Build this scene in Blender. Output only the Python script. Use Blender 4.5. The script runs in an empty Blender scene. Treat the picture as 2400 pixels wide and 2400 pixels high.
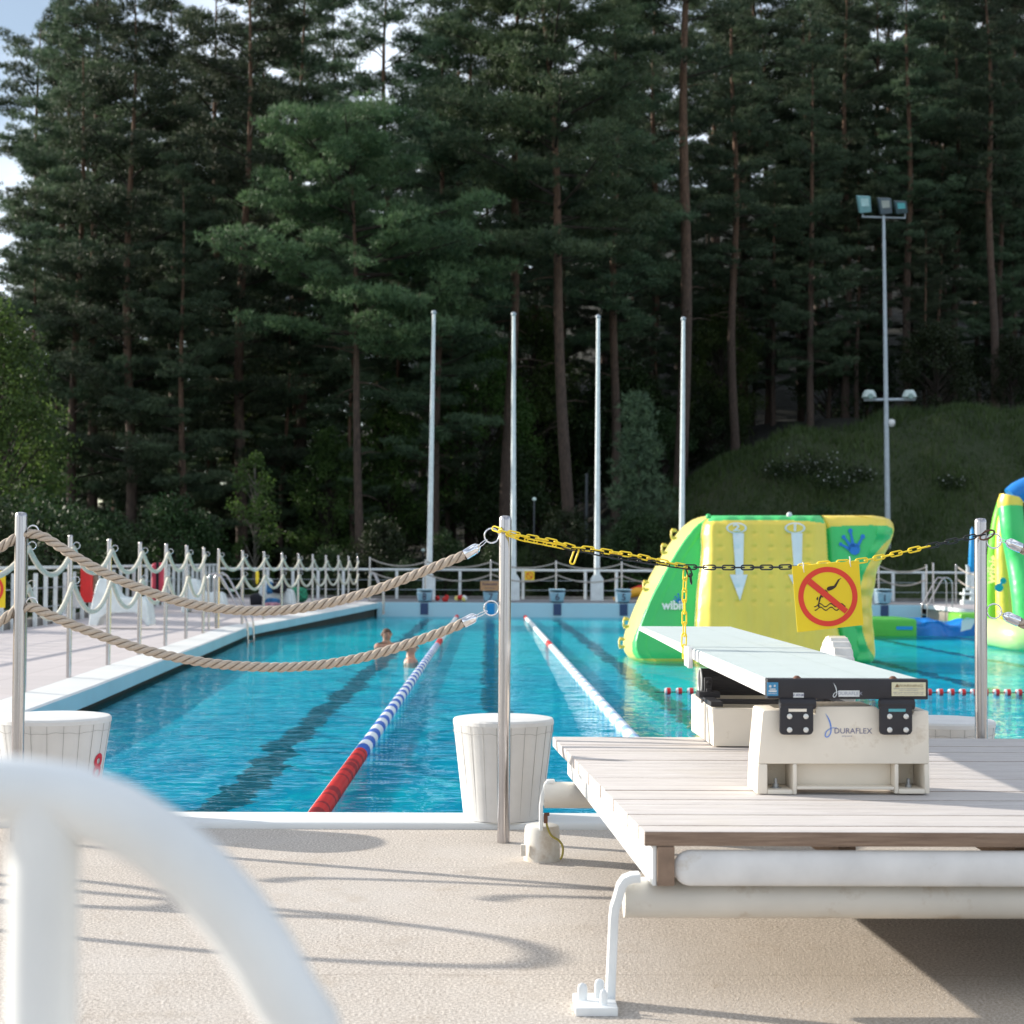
import bpy, bmesh, math, random
import numpy as np
from mathutils import Vector, Matrix, Euler

random.seed(7); rng = np.random.default_rng(7)
S = bpy.context.scene
col = S.collection
PI = math.pi

# ------------------------------------------------------------------ camera
FPX = 3930.0; HC = 1.2
yaw = math.radians(.875); pit = math.atan(129/FPX); rol = math.radians(.33)
FW = np.array([math.sin(yaw)*math.cos(pit), math.cos(yaw)*math.cos(pit), math.sin(pit)])
R0 = np.array([math.cos(yaw), -math.sin(yaw), 0.]); U0 = np.cross(R0, FW)
RT = R0*math.cos(rol)+U0*math.sin(rol); UP = -R0*math.sin(rol)+U0*math.cos(rol)
CP = np.array([0, 0, HC])

def ray(u, v): return FW + RT*(u-1200)/FPX + UP*(1200-v)/FPX
def gz(u, v, z=0.):                       # surveyed point on a level plane
    d = ray(u, v); return CP + d*(z-HC)/d[2]
def at(u, v, y):                          # surveyed point at a distance y
    d = ray(u, v); return CP + d*y/d[1]

cd = bpy.data.cameras.new('camera'); cam = bpy.data.objects.new('camera', cd); col.objects.link(cam)
M3 = Matrix(((RT[0], UP[0], -FW[0]), (RT[1], UP[1], -FW[1]), (RT[2], UP[2], -FW[2])))
cam.matrix_world = Matrix.Translation(Vector(CP)) @ M3.to_4x4()
cd.sensor_width = 36; cd.sensor_fit = 'HORIZONTAL'; cd.lens = 36*FPX/2400
cd.clip_start = .05; cd.clip_end = 3000
cd.dof.use_dof = True; cd.dof.focus_distance = 7.2; cd.dof.aperture_fstop = 5.2
S.camera = cam

# ------------------------------------------------------------------ materials
class NT:
    def __init__(s, name):
        s.m = bpy.data.materials.new(name); s.m.use_nodes = True
        s.t = s.m.node_tree; s.t.nodes.clear()
        s.out = s.t.nodes.new('ShaderNodeOutputMaterial')
    def n(s, typ, **k):
        x = s.t.nodes.new(typ)
        for a, b in k.items(): setattr(x, a, b)
        return x
    def l(s, a, b): s.t.links.new(a, b)
    def inp(s, node, idx, val):
        if hasattr(val, 'links') or isinstance(val, bpy.types.NodeSocket): s.l(val, node.inputs[idx])
        else: node.inputs[idx].default_value = val
    def math(s, op, a, b=0., c=None, clamp=False):
        x = s.n('ShaderNodeMath', operation=op); x.use_clamp = clamp
        s.inp(x, 0, a); s.inp(x, 1, b)
        if c is not None: s.inp(x, 2, c)
        return x.outputs[0]
    def coord(s, kind='Object', scale=(1, 1, 1)):
        tc = s.n('ShaderNodeTexCoord'); mp = s.n('ShaderNodeMapping'); mp.inputs['Scale'].default_value = scale
        s.l(tc.outputs[kind], mp.inputs[0]); return mp.outputs[0]
    def noise(s, vec, scale, detail=3, rough=.55, dist=0.):
        x = s.n('ShaderNodeTexNoise'); s.l(vec, x.inputs['Vector'])
        x.inputs['Scale'].default_value = scale; x.inputs['Detail'].default_value = detail
        x.inputs['Roughness'].default_value = rough; x.inputs['Distortion'].default_value = dist
        return x.outputs['Fac']
    def ramp(s, fac, stops):
        x = s.n('ShaderNodeValToRGB'); s.l(fac, x.inputs[0]); e = x.color_ramp.elements
        while len(e) < len(stops): e.new(.5)
        for i, (p, c) in enumerate(stops):
            e[i].position = p; e[i].color = (*c, 1) if len(c) == 3 else c
        return x.outputs[0]
    def mix(s, f, a, b, mode='MIX'):
        x = s.n('ShaderNodeMix', data_type='RGBA', blend_type=mode)
        s.inp(x, 0, f)
        s.inp(x, 6, (*a, 1) if isinstance(a, tuple) and len(a) == 3 else a)
        s.inp(x, 7, (*b, 1) if isinstance(b, tuple) and len(b) == 3 else b)
        return x.outputs[2]
    def bump(s, h, strength=.3, dist=.01, normal=None):
        x = s.n('ShaderNodeBump'); x.inputs['Strength'].default_value = strength; x.inputs['Distance'].default_value = dist
        s.l(h, x.inputs['Height'])
        if normal is not None: s.l(normal, x.inputs['Normal'])
        return x.outputs[0]
    def bsdf(s, color, rough=.5, metal=0., normal=None, **k):
        b = s.n('ShaderNodeBsdfPrincipled')
        s.inp(b, 'Base Color', (*color, 1) if isinstance(color, tuple) and len(color) == 3 else color)
        s.inp(b, 'Roughness', rough); s.inp(b, 'Metallic', metal)
        if normal is not None: s.l(normal, b.inputs['Normal'])
        for a, v in k.items(): s.inp(b, a.replace('_', ' '), v)
        return b
    def done(s, sh): s.l(sh.outputs[0] if hasattr(sh, 'outputs') else sh, s.out.inputs[0]); return s.m

MATS = {}
def paint(name, c, rough=.45, metal=0., var=.12, vs=6., bump=.05, bs=60., bd=.002, dirt=None, **k):
    if name in MATS: return MATS[name]
    t = NT(name); co = t.coord()
    n1 = t.noise(co, vs, 4); n2 = t.noise(co, bs, 2)
    a = tuple(x*(1-var) for x in c); b = tuple(min(1, x*(1+var*.6)) for x in c)
    cc = t.ramp(n1, [(.3, a), (.7, b)])
    if dirt:
        n3 = t.noise(co, dirt[1], 6, .7)
        f = t.math('MULTIPLY', t.math('SUBTRACT', n3, dirt[2], clamp=True), 5., clamp=True)
        cc = t.mix(f, cc, dirt[0])
    nm = t.bump(n2, bump, bd) if bump else None
    rr = t.math('ADD', t.math('MULTIPLY', n1, .2), rough-.1, clamp=True)
    MATS[name] = t.done(t.bsdf(cc, rr, metal, nm, **k)); return MATS[name]

WHITE = paint('white_paint', (.78, .78, .78), .4, dirt=((.5, .44, .35), 7, .6))
WHITE_PLAIN = paint('white_rail_paint', (.8, .82, .82), .3, bump=.02)
RAILW = paint('railing_paint', (.76, .8, .8), .45)
POLEW = paint('flagpole_paint', (.8, .87, .88), .4)
GREYP = paint('galvanised_mast', (.42, .48, .53), .45, .3)
CONC_TUB = paint('tub_painted_wood', (.74, .73, .71), .65, var=.1, vs=4, bump=.25, bs=90, dirt=((.3, .29, .26), 14, .68))
CREAM = paint('cream_casting', (.86, .78, .66), .5, var=.05, bump=.08, bs=200, dirt=((.5, .38, .24), 6, .6))
BLACKM = paint('black_metal', (.025, .023, .028), .5, var=.3, bump=.15, bs=220, bd=.001)
BLACKR = paint('black_rubber', (.03, .03, .03), .6)
BOARD = paint('springboard_skin', (.54, .61, .59), .75, var=.03, bump=.5, bs=700, bd=.0008)
BOARD_SIDE = paint('springboard_edge', (.8, .8, .8), .45)
BOLT = paint('bolt_steel', (.75, .74, .7), .35, .5)
CHROME = paint('chrome', (.85, .85, .87), .1, 1., var=.03, bump=0)
YCHAIN = paint('yellow_plastic', (1., .72, .03), .4, var=.05)
KCHAIN = paint('black_plastic', (.012, .012, .014), .3, var=.1)
RUST = paint('rusty_link_steel', (.16, .07, .04), .7, var=.4)
RED = paint('red_plastic', (.72, .02, .02), .35)
PINKRED = paint('faded_red_fabric', (.6, .06, .1), .7)
DKCLOTH = paint('dark_cloth', (.012, .013, .02), .9)
BLUEC = paint('blue_towel', (.03, .16, .35), .9, var=.6, vs=14)
GREENC = paint('green_patterned_towel', (.02, .22, .12), .9, var=.8, vs=16)
PINKC = paint('pink_patterned_towel', (.5, .25, .3), .9, var=.7, vs=18)
ORANGE = paint('orange_vinyl', (.85, .2, .02), .4)
BLOCKB = paint('pale_blue_fibreglass', (.38, .52, .62), .5)
NAVY = paint('navy_tile', (.02, .05, .14), .4)
BRBLUE = paint('bright_blue_plate', (.0, .3, .7), .4)
NUMB = paint('number_paint', (.09, .06, .1), .6)
REDNUM = paint('red_number_paint', (.6, .01, .03), .5)
SKIN = paint('skin', (.5, .26, .18), .5, var=.1, vs=12)
HAIRB = paint('brown_hair', (.09, .045, .025), .7, var=.4, vs=40)
HAIRY = paint('blond_hair', (.35, .2, .09), .7, var=.4, vs=40)
ORSIGN = paint('orange_notice', (.55, .27, .13), .6)
SIGNY = paint('sign_yellow', (.93, .65, .01), .35, var=.03, vs=5, bump=0)
SIGNR = paint('sign_red', (.8, .045, .02), .35, var=.05, bump=0)
SIGNK = paint('sign_black', (.03, .012, .008), .4, bump=0)
TIE = paint('white_nylon', (.85, .85, .83), .3)
GLOBE = paint('lamp_globe', (.7, .85, .8), .3)
CABLE = paint('yellow_green_cable', (.36, .3, .06), .5)
STK_BLUE = paint('blue_sticker', (.05, .27, .5), .4, bump=0)
STK_WHITE = paint('white_sticker', (.7, .72, .72), .4, bump=0)
STK_WARN = paint('warning_sticker', (.75, .7, .48), .4, bump=0)
LOGO_BLUE = paint('logo_blue', (.12, .28, .75), .5, bump=0)
LOGO_GREY = paint('logo_grey', (.16, .16, .28), .5, bump=0)
PIPE = paint('white_pipe_paint', (.72, .69, .63), .45, vs=3, dirt=((.42, .31, .2), 4, .54))
CHAIRW = paint('white_lounger_plastic', (.8, .86, .86), .4)

def steel():
    t = NT('brushed_steel'); co = t.coord(scale=(60, 60, 1.2))
    n = t.noise(co, 3, 4, .7)
    cc = t.ramp(n, [(.25, (.38, .355, .37)), (.75, (.6, .58, .57))])
    r = t.math('ADD', t.math('MULTIPLY', n, .1), .19)
    nm = t.bump(n, .12, .001)
    return t.done(t.bsdf(cc, r, 1., nm))
STEEL = steel()

def rope_mat():
    t = NT('hemp_rope'); co = t.coord(scale=(1, 1, 1))
    n = t.noise(co, 300, 4, .7); n2 = t.noise(co, 12, 2)
    cc = t.ramp(n, [(.25, (.36, .28, .21)), (.75, (.82, .71, .59))])
    cc = t.mix(t.math('MULTIPLY', n2, .35), cc, (.46, .37, .29))
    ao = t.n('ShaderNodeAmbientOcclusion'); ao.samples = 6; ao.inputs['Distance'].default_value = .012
    cc = t.mix(t.math('MULTIPLY', t.math('SUBTRACT', .92, ao.outputs['AO'], clamp=True), 2.2, clamp=True), cc, (.13, .09, .06))  # shade between the strands put into the colour, darkening the grooves
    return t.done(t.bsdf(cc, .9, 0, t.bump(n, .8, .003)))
ROPE = rope_mat()
ROPE_PALE = paint('pale_rope_sleeve', (.62, .6, .5), .8, var=.15, vs=20)
ROPE_FAR = paint('distant_rope', (.42, .38, .34), .9, var=.15, vs=20)

def concrete():
    t = NT('exposed_concrete'); co = t.coord()
    f = t.noise(co, 105, 2, .9); m = t.noise(co, 240, 2, .8); big = t.noise(co, 1.1, 6, .65); mid = t.noise(co, 5, 5, .7)
    c = t.ramp(f, [(.34, (.24, .2, .17)), (.5, (.53, .47, .41)), (.66, (.88, .81, .73))])
    c = t.mix(t.math('MULTIPLY', m, .3), c, (.48, .42, .36))
    c = t.mix(t.math('MULTIPLY', t.math('SUBTRACT', big, .45, clamp=True), 1.8, clamp=True), c, (.62, .58, .54))
    c = t.mix(t.math('MULTIPLY', t.math('SUBTRACT', mid, .56, clamp=True), 2.2, clamp=True), c, (.36, .28, .2))
    # hairline cracks
    vo = t.n('ShaderNodeTexVoronoi', feature='DISTANCE_TO_EDGE'); vo.inputs['Scale'].default_value = .33
    wv = t.n('ShaderNodeVectorMath', operation='ADD'); t.l(co, wv.inputs[0])
    nn = t.n('ShaderNodeTexNoise'); t.l(co, nn.inputs['Vector']); nn.inputs['Scale'].default_value = 3; nn.inputs['Detail'].default_value = 5
    sc = t.n('ShaderNodeVectorMath', operation='SCALE'); t.l(nn.outputs['Color'], sc.inputs[0]); sc.inputs[3].default_value = .5
    t.l(sc.outputs[0], wv.inputs[1]); t.l(wv.outputs[0], vo.inputs['Vector'])
    crack = t.math('LESS_THAN', vo.outputs['Distance'], .0022)
    crack = t.math('MULTIPLY', crack, t.math('MULTIPLY', t.math('SUBTRACT', mid, .42, clamp=True), 3., clamp=True))
    c = t.mix(t.math('MULTIPLY', crack, .35), c, (.25, .2, .16))
    sp_ = t.n('ShaderNodeSeparateXYZ'); t.l(co, sp_.inputs[0])
    for yj in (6.73, 4.98, 3.1):
        dj = t.math('ABSOLUTE', t.math('SUBTRACT', t.math('ADD', sp_.outputs[1], t.math('MULTIPLY', mid, .05)), yj+.025))
        jm = t.math('MULTIPLY', t.math('LESS_THAN', dj, .0035), t.math('MULTIPLY', t.math('SUBTRACT', m, .38, clamp=True), 4., clamp=True))
        c = t.mix(t.math('MULTIPLY', jm, .75), c, (.2, .16, .13)); crack = t.math('MAXIMUM', crack, jm)
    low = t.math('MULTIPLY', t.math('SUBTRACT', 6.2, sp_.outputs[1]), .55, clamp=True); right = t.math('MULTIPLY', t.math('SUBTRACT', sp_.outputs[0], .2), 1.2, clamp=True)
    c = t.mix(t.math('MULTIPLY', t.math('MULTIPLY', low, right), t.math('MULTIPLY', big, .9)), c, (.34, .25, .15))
    wet = t.noise(co, 2.3, 4, .6, 1.5)
    c = t.mix(t.math('MULTIPLY', t.math('SUBTRACT', wet, .6, clamp=True), 3., clamp=True), c, (.38, .33, .28))
    h = t.math('ADD', t.math('MULTIPLY', f, 1.), t.math('MULTIPLY', m, .8))
    h = t.math('SUBTRACT', h, t.math('MULTIPLY', crack, .25))
    nm = t.bump(h, .55, .006)
    return t.done(t.bsdf(c, .92, 0, t.bump(mid, .25, .02, nm)))
CONC = concrete()

def paver():
    t = NT('pinkish_deck_pavers'); co = t.coord()
    br = t.n('ShaderNodeTexBrick'); t.l(co, br.inputs['Vector']); br.offset = 0
    br.inputs['Scale'].default_value = 1.; br.inputs['Brick Width'].default_value = 1.2; br.inputs['Row Height'].default_value = .6
    br.inputs['Mortar Size'].default_value = .008
    br.inputs['Color1'].default_value = (.5, .46, .46, 1); br.inputs['Color2'].default_value = (.56, .51, .51, 1); br.inputs['Mortar'].default_value = (.34, .3, .3, 1)
    n = t.noise(co, 3, 5); c = t.mix(t.math('MULTIPLY', n, .4), br.outputs['Color'], (.46, .42, .42))
    return t.done(t.bsdf(c, .85, 0, t.bump(t.noise(co, 80, 3), .3, .004)))
PAVER = paver()
KERB = paint('grey_kerb', (.2, .19, .18), .85, var=.25, vs=3, bump=.3)
COPE = paint('white_coping_paint', (.74, .75, .74), .6, var=.06, vs=1.5, bump=.15, bs=30, dirt=((.5, .48, .42), 3, .68))
COPEF = paint('blue_coping_face', (.36, .62, .7), .5, var=.08, vs=1.5)
GUTTER = paint('dark_gutter', (.035, .03, .018), .8, var=.5, vs=2)  # near-black brown for the recess, varied by noise
WALLC = paint('pale_cyan_wall', (.46, .68, .78), .5, var=.05, vs=.8)

def planks():
    t = NT('weathered_planks'); co = t.coord(scale=(1.3, 34, 34)); co1 = t.coord()
    n = t.noise(co, 4, 6, .75); nb = t.noise(co1, 2.2, 3); geo = t.n('ShaderNodeNewGeometry')
    isl = geo.outputs['Random Per Island']
    c = t.ramp(n, [(.28, (.34, .3, .27)), (.5, (.55, .51, .49)), (.75, (.68, .65, .63))])
    c = t.mix(t.math('MULTIPLY', isl, .4), c, (.55, .51, .48))
    c = t.mix(t.math('MULTIPLY', t.math('SUBTRACT', nb, .55, clamp=True), 2.), c, (.55, .5, .43))
    # front faces: brown wood, with their shade put into the colour too
    sep = t.n('ShaderNodeSeparateXYZ'); t.l(geo.outputs['Normal'], sep.inputs[0])
    side = t.math('LESS_THAN', sep.outputs[1], -.5)
    c = t.mix(side, c, t.ramp(n, [(.3, (.17, .11, .08)), (.7, (.36, .26, .19))]))
    return t.done(t.bsdf(c, .8, 0, t.bump(n, .5, .004)))
PLANK = planks()
JOIST = paint('brown_joist', (.26, .18, .13), .8, var=.4, vs=12, bump=.3, bs=70)

def foliage(name, a, b, trans=.3, sc=.6):
    t = NT(name); co = t.coord('Object'); n = t.noise(co, sc, 3, .7); n2 = t.noise(co, 4, 2)
    oi = t.n('ShaderNodeObjectInfo')
    f = t.math('ADD', t.math('MULTIPLY', n, .6), t.math('MULTIPLY', n2, .5))
    c = t.ramp(f, [(.35, a), (.7, b)])
    hs = t.n('ShaderNodeHueSaturation'); t.l(c, hs.inputs['Color'])
    t.l(t.math('ADD', t.math('MULTIPLY', oi.outputs['Random'], .05), .475), hs.inputs['Hue'])
    t.l(t.math('ADD', t.math('MULTIPLY', oi.outputs['Random'], .95), .58), hs.inputs['Value'])
    d = t.bsdf(hs.outputs[0], .55); d.inputs['Specular IOR Level'].default_value = .35
    tr = t.n('ShaderNodeBsdfTranslucent'); t.l(hs.outputs[0], tr.inputs[0])
    mx = t.n('ShaderNodeMixShader'); mx.inputs[0].default_value = trans
    t.l(d.outputs[0], mx.inputs[1]); t.l(tr.outputs[0], mx.inputs[2])
    return t.done(mx)
NEEDLE = foliage('pine_needles', (.02, .041, .030), (.125, .18, .095), .25)
NEEDLE_G = foliage('fresh_pine_needles', (.024, .048, .027), (.13, .19, .085), .25)
NEEDLE_L = foliage('sunlit_pine_needles', (.02, .05, .03), (.17, .25, .12), .25)  # lighter copy of the needles with sunlight painted into the colour
SPRUCE = foliage('spruce_needles', (.014, .04, .03), (.055, .11, .08))
LEAF = foliage('birch_leaves', (.014, .035, .01), (.11, .19, .045), .5)
LEAFD = foliage('undergrowth_leaves', (.008, .022, .008), (.04, .07, .02), .3)
GRASS = foliage('grass_blades', (.022, .05, .014), (.08, .13, .034), .3, .3)
FLOWER = paint('white_petals', (.45, .47, .45), .8)

def bark():
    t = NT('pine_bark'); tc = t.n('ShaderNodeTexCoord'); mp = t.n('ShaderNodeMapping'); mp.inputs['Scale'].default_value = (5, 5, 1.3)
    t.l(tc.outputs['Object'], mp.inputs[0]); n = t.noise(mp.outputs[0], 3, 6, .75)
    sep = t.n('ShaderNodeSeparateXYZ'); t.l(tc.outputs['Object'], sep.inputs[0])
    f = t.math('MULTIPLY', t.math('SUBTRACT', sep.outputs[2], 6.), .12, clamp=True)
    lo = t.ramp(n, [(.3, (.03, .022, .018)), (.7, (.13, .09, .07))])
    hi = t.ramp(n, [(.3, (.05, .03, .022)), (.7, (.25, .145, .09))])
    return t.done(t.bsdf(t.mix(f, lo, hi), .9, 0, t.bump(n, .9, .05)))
BARK = bark()
LIMB = paint('dark_limb_bark', (.035, .026, .02), .9, var=.4)
BARKW = paint('birch_bark', (.12, .11, .09), .8, var=.5, vs=6)

def slope_mat():
    t = NT('shaded_meadow'); co = t.coord(); n = t.noise(co, .35, 6, .7); n2 = t.noise(co, 3, 5, .75)
    c = t.ramp(n, [(.3, (.025, .042, .015)), (.5, (.046, .065, .025)), (.7, (.075, .078, .035))])
    c = t.mix(t.math('MULTIPLY', n2, .6), c, (.035, .05, .018))
    sp_ = t.n('ShaderNodeSeparateXYZ'); t.l(co, sp_.inputs[0])
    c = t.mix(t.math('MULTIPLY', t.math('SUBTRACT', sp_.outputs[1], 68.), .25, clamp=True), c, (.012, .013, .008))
    return t.done(t.bsdf(c, .95, 0, t.bump(n2, .8, .3)))
SLOPE = slope_mat()
DKDECK = paint('far_deck_grey', (.22, .22, .23), .8)

# pool interior: cyan tile with navy lane lines whose outline wobbles with the ripples above them
LANES = [-1.62, .09, 2.0, 4.2, 6.2, 8.2, 10.2, 12.0]
def basin():
    t = NT('pool_tiles'); tc = t.n('ShaderNodeTexCoord'); sep = t.n('ShaderNodeSeparateXYZ'); t.l(tc.outputs['Object'], sep.inputs[0])
    mp = t.n('ShaderNodeMapping'); mp.inputs['Scale'].default_value = (.8, 1.6, 1); t.l(tc.outputs['Object'], mp.inputs[0])
    w = t.noise(mp.outputs[0], 2.2, 3, .6, .6); w2 = t.noise(mp.outputs[0], .6, 2)
    off = t.math('ADD', t.math('MULTIPLY', t.math('SUBTRACT', w, .5), .34), t.math('MULTIPLY', t.math('SUBTRACT', w2, .5), .25))
    x = t.math('ADD', sep.outputs[0], off)
    line = None
    for L in LANES:
        d = t.math('ABSOLUTE', t.math('SUBTRACT', x, L))
        m = t.math('LESS_THAN', d, .125)
        line = m if line is None else t.math('MAXIMUM', line, m)
    cs = t.n('ShaderNodeMapping'); cs.inputs['Scale'].default_value = (1, .45, 1); t.l(tc.outputs['Object'], cs.inputs[0])
    n = t.noise(cs.outputs[0], 1.3, 5, .65, 1.6)
    yf = t.math('MULTIPLY', t.math('SUBTRACT', sep.outputs[1], 12.), .05, clamp=True)
    near = t.ramp(n, [(.3, (.0, .36, .64)), (.52, (.0, .58, .86)), (.72, (.0, .9, .99))])
    far = t.ramp(n, [(.3, (.0, .56, .66)), (.55, (.02, .78, .85)), (.75, (.05, .95, .95))])
    c = t.mix(yf, near, far)
    vo = t.n('ShaderNodeTexVoronoi', feature='SMOOTH_F1'); vo.inputs['Scale'].default_value = 1.6
    t.l(cs.outputs[0], vo.inputs['Vector'])
    c = t.mix(t.math('MULTIPLY', line, .92), c, (.0, .02, .075))
    return t.done(t.bsdf(c, .7))
BASIN = basin()

def water():
    t = NT('pool_water'); tc = t.n('ShaderNodeTexCoord')
    mp = t.n('ShaderNodeMapping'); mp.inputs['Scale'].default_value = (1., 1.9, 1.); t.l(tc.outputs['Object'], mp.inputs[0])
    v = mp.outputs[0]
    a = t.noise(v, .9, 2, .5, .4); b = t.noise(v, 3.1, 2, .5, 1.2); c = t.noise(v, 9., 2, .5, .5)
    calm = t.noise(v, .16, 2)
    st = t.math('ADD', t.math('MULTIPLY', calm, 1.3), .35)
    h = t.math('MULTIPLY', st, t.math('ADD', t.math('MULTIPLY', a, 1.2), t.math('ADD', t.math('MULTIPLY', b, .9), t.math('MULTIPLY', c, .05))))
    bn = t.n('ShaderNodeBump'); t.l(h, bn.inputs['Height']); bn.inputs['Strength'].default_value = 1.; bn.inputs['Distance'].default_value = .021
    nm = bn.outputs[0]
    fr = t.n('ShaderNodeFresnel'); fr.inputs['IOR'].default_value = 1.33; t.l(nm, fr.inputs['Normal'])
    f = t.math('MULTIPLY', fr.outputs[0], .6, clamp=True)
    gl = t.n('ShaderNodeBsdfGlossy'); gl.inputs['Roughness'].default_value = .0; t.l(nm, gl.inputs['Normal'])
    tr = t.n('ShaderNodeBsdfTransparent'); tr.inputs[0].default_value = (.45, .97, 1, 1)
    df = t.n('ShaderNodeBsdfDiffuse'); df.inputs[0].default_value = (.0, .58, .82, 1)
    m0 = t.n('ShaderNodeMixShader'); m0.inputs[0].default_value = .14; t.l(tr.outputs[0], m0.inputs[1]); t.l(df.outputs[0], m0.inputs[2])
    m1 = t.n('ShaderNodeMixShader'); t.l(f, m1.inputs[0]); t.l(m0.outputs[0], m1.inputs[1]); t.l(gl.outputs[0], m1.inputs[2])
    return t.done(m1)
WATER = water()

def vinyl(name, c):
    return paint(name, c, .34, var=.07, vs=1.3, bump=.35, bs=3.2, bd=.05)
VY = vinyl('yellow_vinyl', (.95, .71, .1)); VG = vinyl('green_vinyl', (.06, .6, .16)); VB = vinyl('blue_vinyl', (.01, .2, .62))
VLG = vinyl('lime_vinyl', (.20, .62, .06)); VW = vinyl('pale_vinyl_print', (.82, .88, .88)); VPL = vinyl('pale_lime_vinyl', (.5, .78, .3))
VY2 = vinyl('pale_yellow_vinyl', (.8, .7, .22))

# ------------------------------------------------------------------ mesh helpers
ORG = {}
class MB:
    def __init__(s): s.v = []; s.f = []; s.mi = []
    def add(s, v, f, mi=0):
        o = len(s.v); s.v.extend([tuple(map(float, p)) for p in v])
        s.f.extend([tuple(i+o for i in q) for q in f]); s.mi.extend([mi]*len(f)); return s
    def box(s, c, d, rz=0., mi=0, M=None):
        x, y, z = d[0]/2, d[1]/2, d[2]/2; vs = []
        for sx, sy, sz in ((-1,-1,-1),(1,-1,-1),(1,1,-1),(-1,1,-1),(-1,-1,1),(1,-1,1),(1,1,1),(-1,1,1)):
            p = Vector((sx*x, sy*y, sz*z))
            if M is not None: p = M @ p
            px = p.x*math.cos(rz)-p.y*math.sin(rz); py = p.x*math.sin(rz)+p.y*math.cos(rz)
            vs.append((c[0]+px, c[1]+py, c[2]+p.z))
        return s.add(vs, [(0,3,2,1),(4,5,6,7),(0,1,5,4),(1,2,6,5),(2,3,7,6),(3,0,4,7)], mi)
    def tube(s, path, r, n=12, cap=True, mi=0, closed=False, flat=None):
        P = [Vector(p) for p in path]; k = len(P); rr = r if hasattr(r, '__len__') else [r]*k
        T = []
        for i in range(k):
            a = P[(i-1) % k] if (closed or i) else P[0]; b = P[(i+1) % k] if (closed or i < k-1) else P[-1]
            t = (b-a); T.append(t.normalized() if t.length > 1e-9 else Vector((0, 0, 1)))
        up = Vector((0, 0, 1)) if abs(T[0].z) < .9 else Vector((1, 0, 0))
        nrm = (up - T[0]*up.dot(T[0])).normalized(); vs = []
        for i in range(k):
            nrm = (nrm - T[i]*nrm.dot(T[i])); nrm = nrm.normalized() if nrm.length > 1e-6 else T[i].orthogonal().normalized()
            bn = T[i].cross(nrm)
            for j in range(n):
                a = 2*PI*j/n; ex, ey = (1, 1) if flat is None else flat
                vs.append(P[i]+nrm*math.cos(a)*rr[i]*ex+bn*math.sin(a)*rr[i]*ey)
        fs = []
        for i in range(k if closed else k-1):
            for j in range(n):
                a = i*n+j; b = i*n+(j+1) % n; c = ((i+1) % k)*n+(j+1) % n; d = ((i+1) % k)*n+j
                fs.append((a, b, c, d))
        if cap and not closed: fs.append(tuple(range(n-1, -1, -1))); fs.append(tuple((k-1)*n+j for j in range(n)))
        return s.add(vs, fs, mi)
    def lathe(s, prof, c, n=24, mi=0, axis='z'):
        vs = []; fs = []
        for r, h in prof:
            for j in range(n):
                a = 2*PI*j/n; x, y = r*math.cos(a), r*math.sin(a)
                vs.append((c[0]+x, c[1]+y, c[2]+h) if axis == 'z' else ((c[0]+h, c[1]+x, c[2]+y) if axis == 'x' else (c[0]+x, c[1]+h, c[2]+y)))
        for i in range(len(prof)-1):
            for j in range(n):
                q = (i*n+j, i*n+(j+1) % n, (i+1)*n+(j+1) % n, (i+1)*n+j)
                fs.append(q if axis != 'y' else q[::-1])
        if prof[0][0] > 1e-5: fs.append(tuple(range(n-1, -1, -1)))
        if prof[-1][0] > 1e-5: fs.append(tuple((len(prof)-1)*n+j for j in range(n)))
        return s.add(vs, fs, mi)
    def prism(s, poly, d, mi=0):               # poly: 3-D points of a planar outline; d: extrusion vector
        n = len(poly); a = [Vector(p) for p in poly]; b = [p+Vector(d) for p in a]
        fs = [tuple(range(n)), tuple(range(2*n-1, n-1, -1))]+[(i, i+n, (i+1) % n+n, (i+1) % n) for i in range(n)]
        return s.add(a+b, fs, mi)
    def build(s, name, mats, parent=None, smooth=None, bevel=0., seg=2, org=None, tri=False):
        me = bpy.data.meshes.new(name)
        V = np.array(s.v, dtype=float).reshape(-1, 3)
        if org is None:
            org = (V.min(0)+V.max(0))/2
            if parent is None: org[2] = V[:, 2].min()
        org = np.array(org, float)
        me.from_pydata((V-org).tolist(), [], s.f)
        mats = mats if isinstance(mats, (list, tuple)) else [mats]
        for m in mats: me.materials.append(m)
        if len(mats) > 1: me.polygons.foreach_set('material_index', s.mi)
        bm = bmesh.new(); bm.from_mesh(me)
        bmesh.ops.recalc_face_normals(bm, faces=bm.faces)
        if bevel > 0:
            es = [e for e in bm.edges if len(e.link_faces) == 2 and e.calc_face_angle(0) > .6]
            bmesh.ops.bevel(bm, geom=es, offset=bevel, segments=seg, affect='EDGES', profile=.6, clamp_overlap=True)
        bm.to_mesh(me); bm.free()
        if smooth is not None:
            me.shade_smooth() if hasattr(me, 'shade_smooth') else me.polygons.foreach_set('use_smooth', [True]*len(me.polygons))
            me.set_sharp_from_angle(angle=math.radians(smooth))
        o = bpy.data.objects.new(name, me); col.objects.link(o)
        if parent is not None:
            o.parent = parent; o.location = org-ORG[parent.name]
        else: o.location = org
        ORG[o.name] = org
        return o

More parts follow.
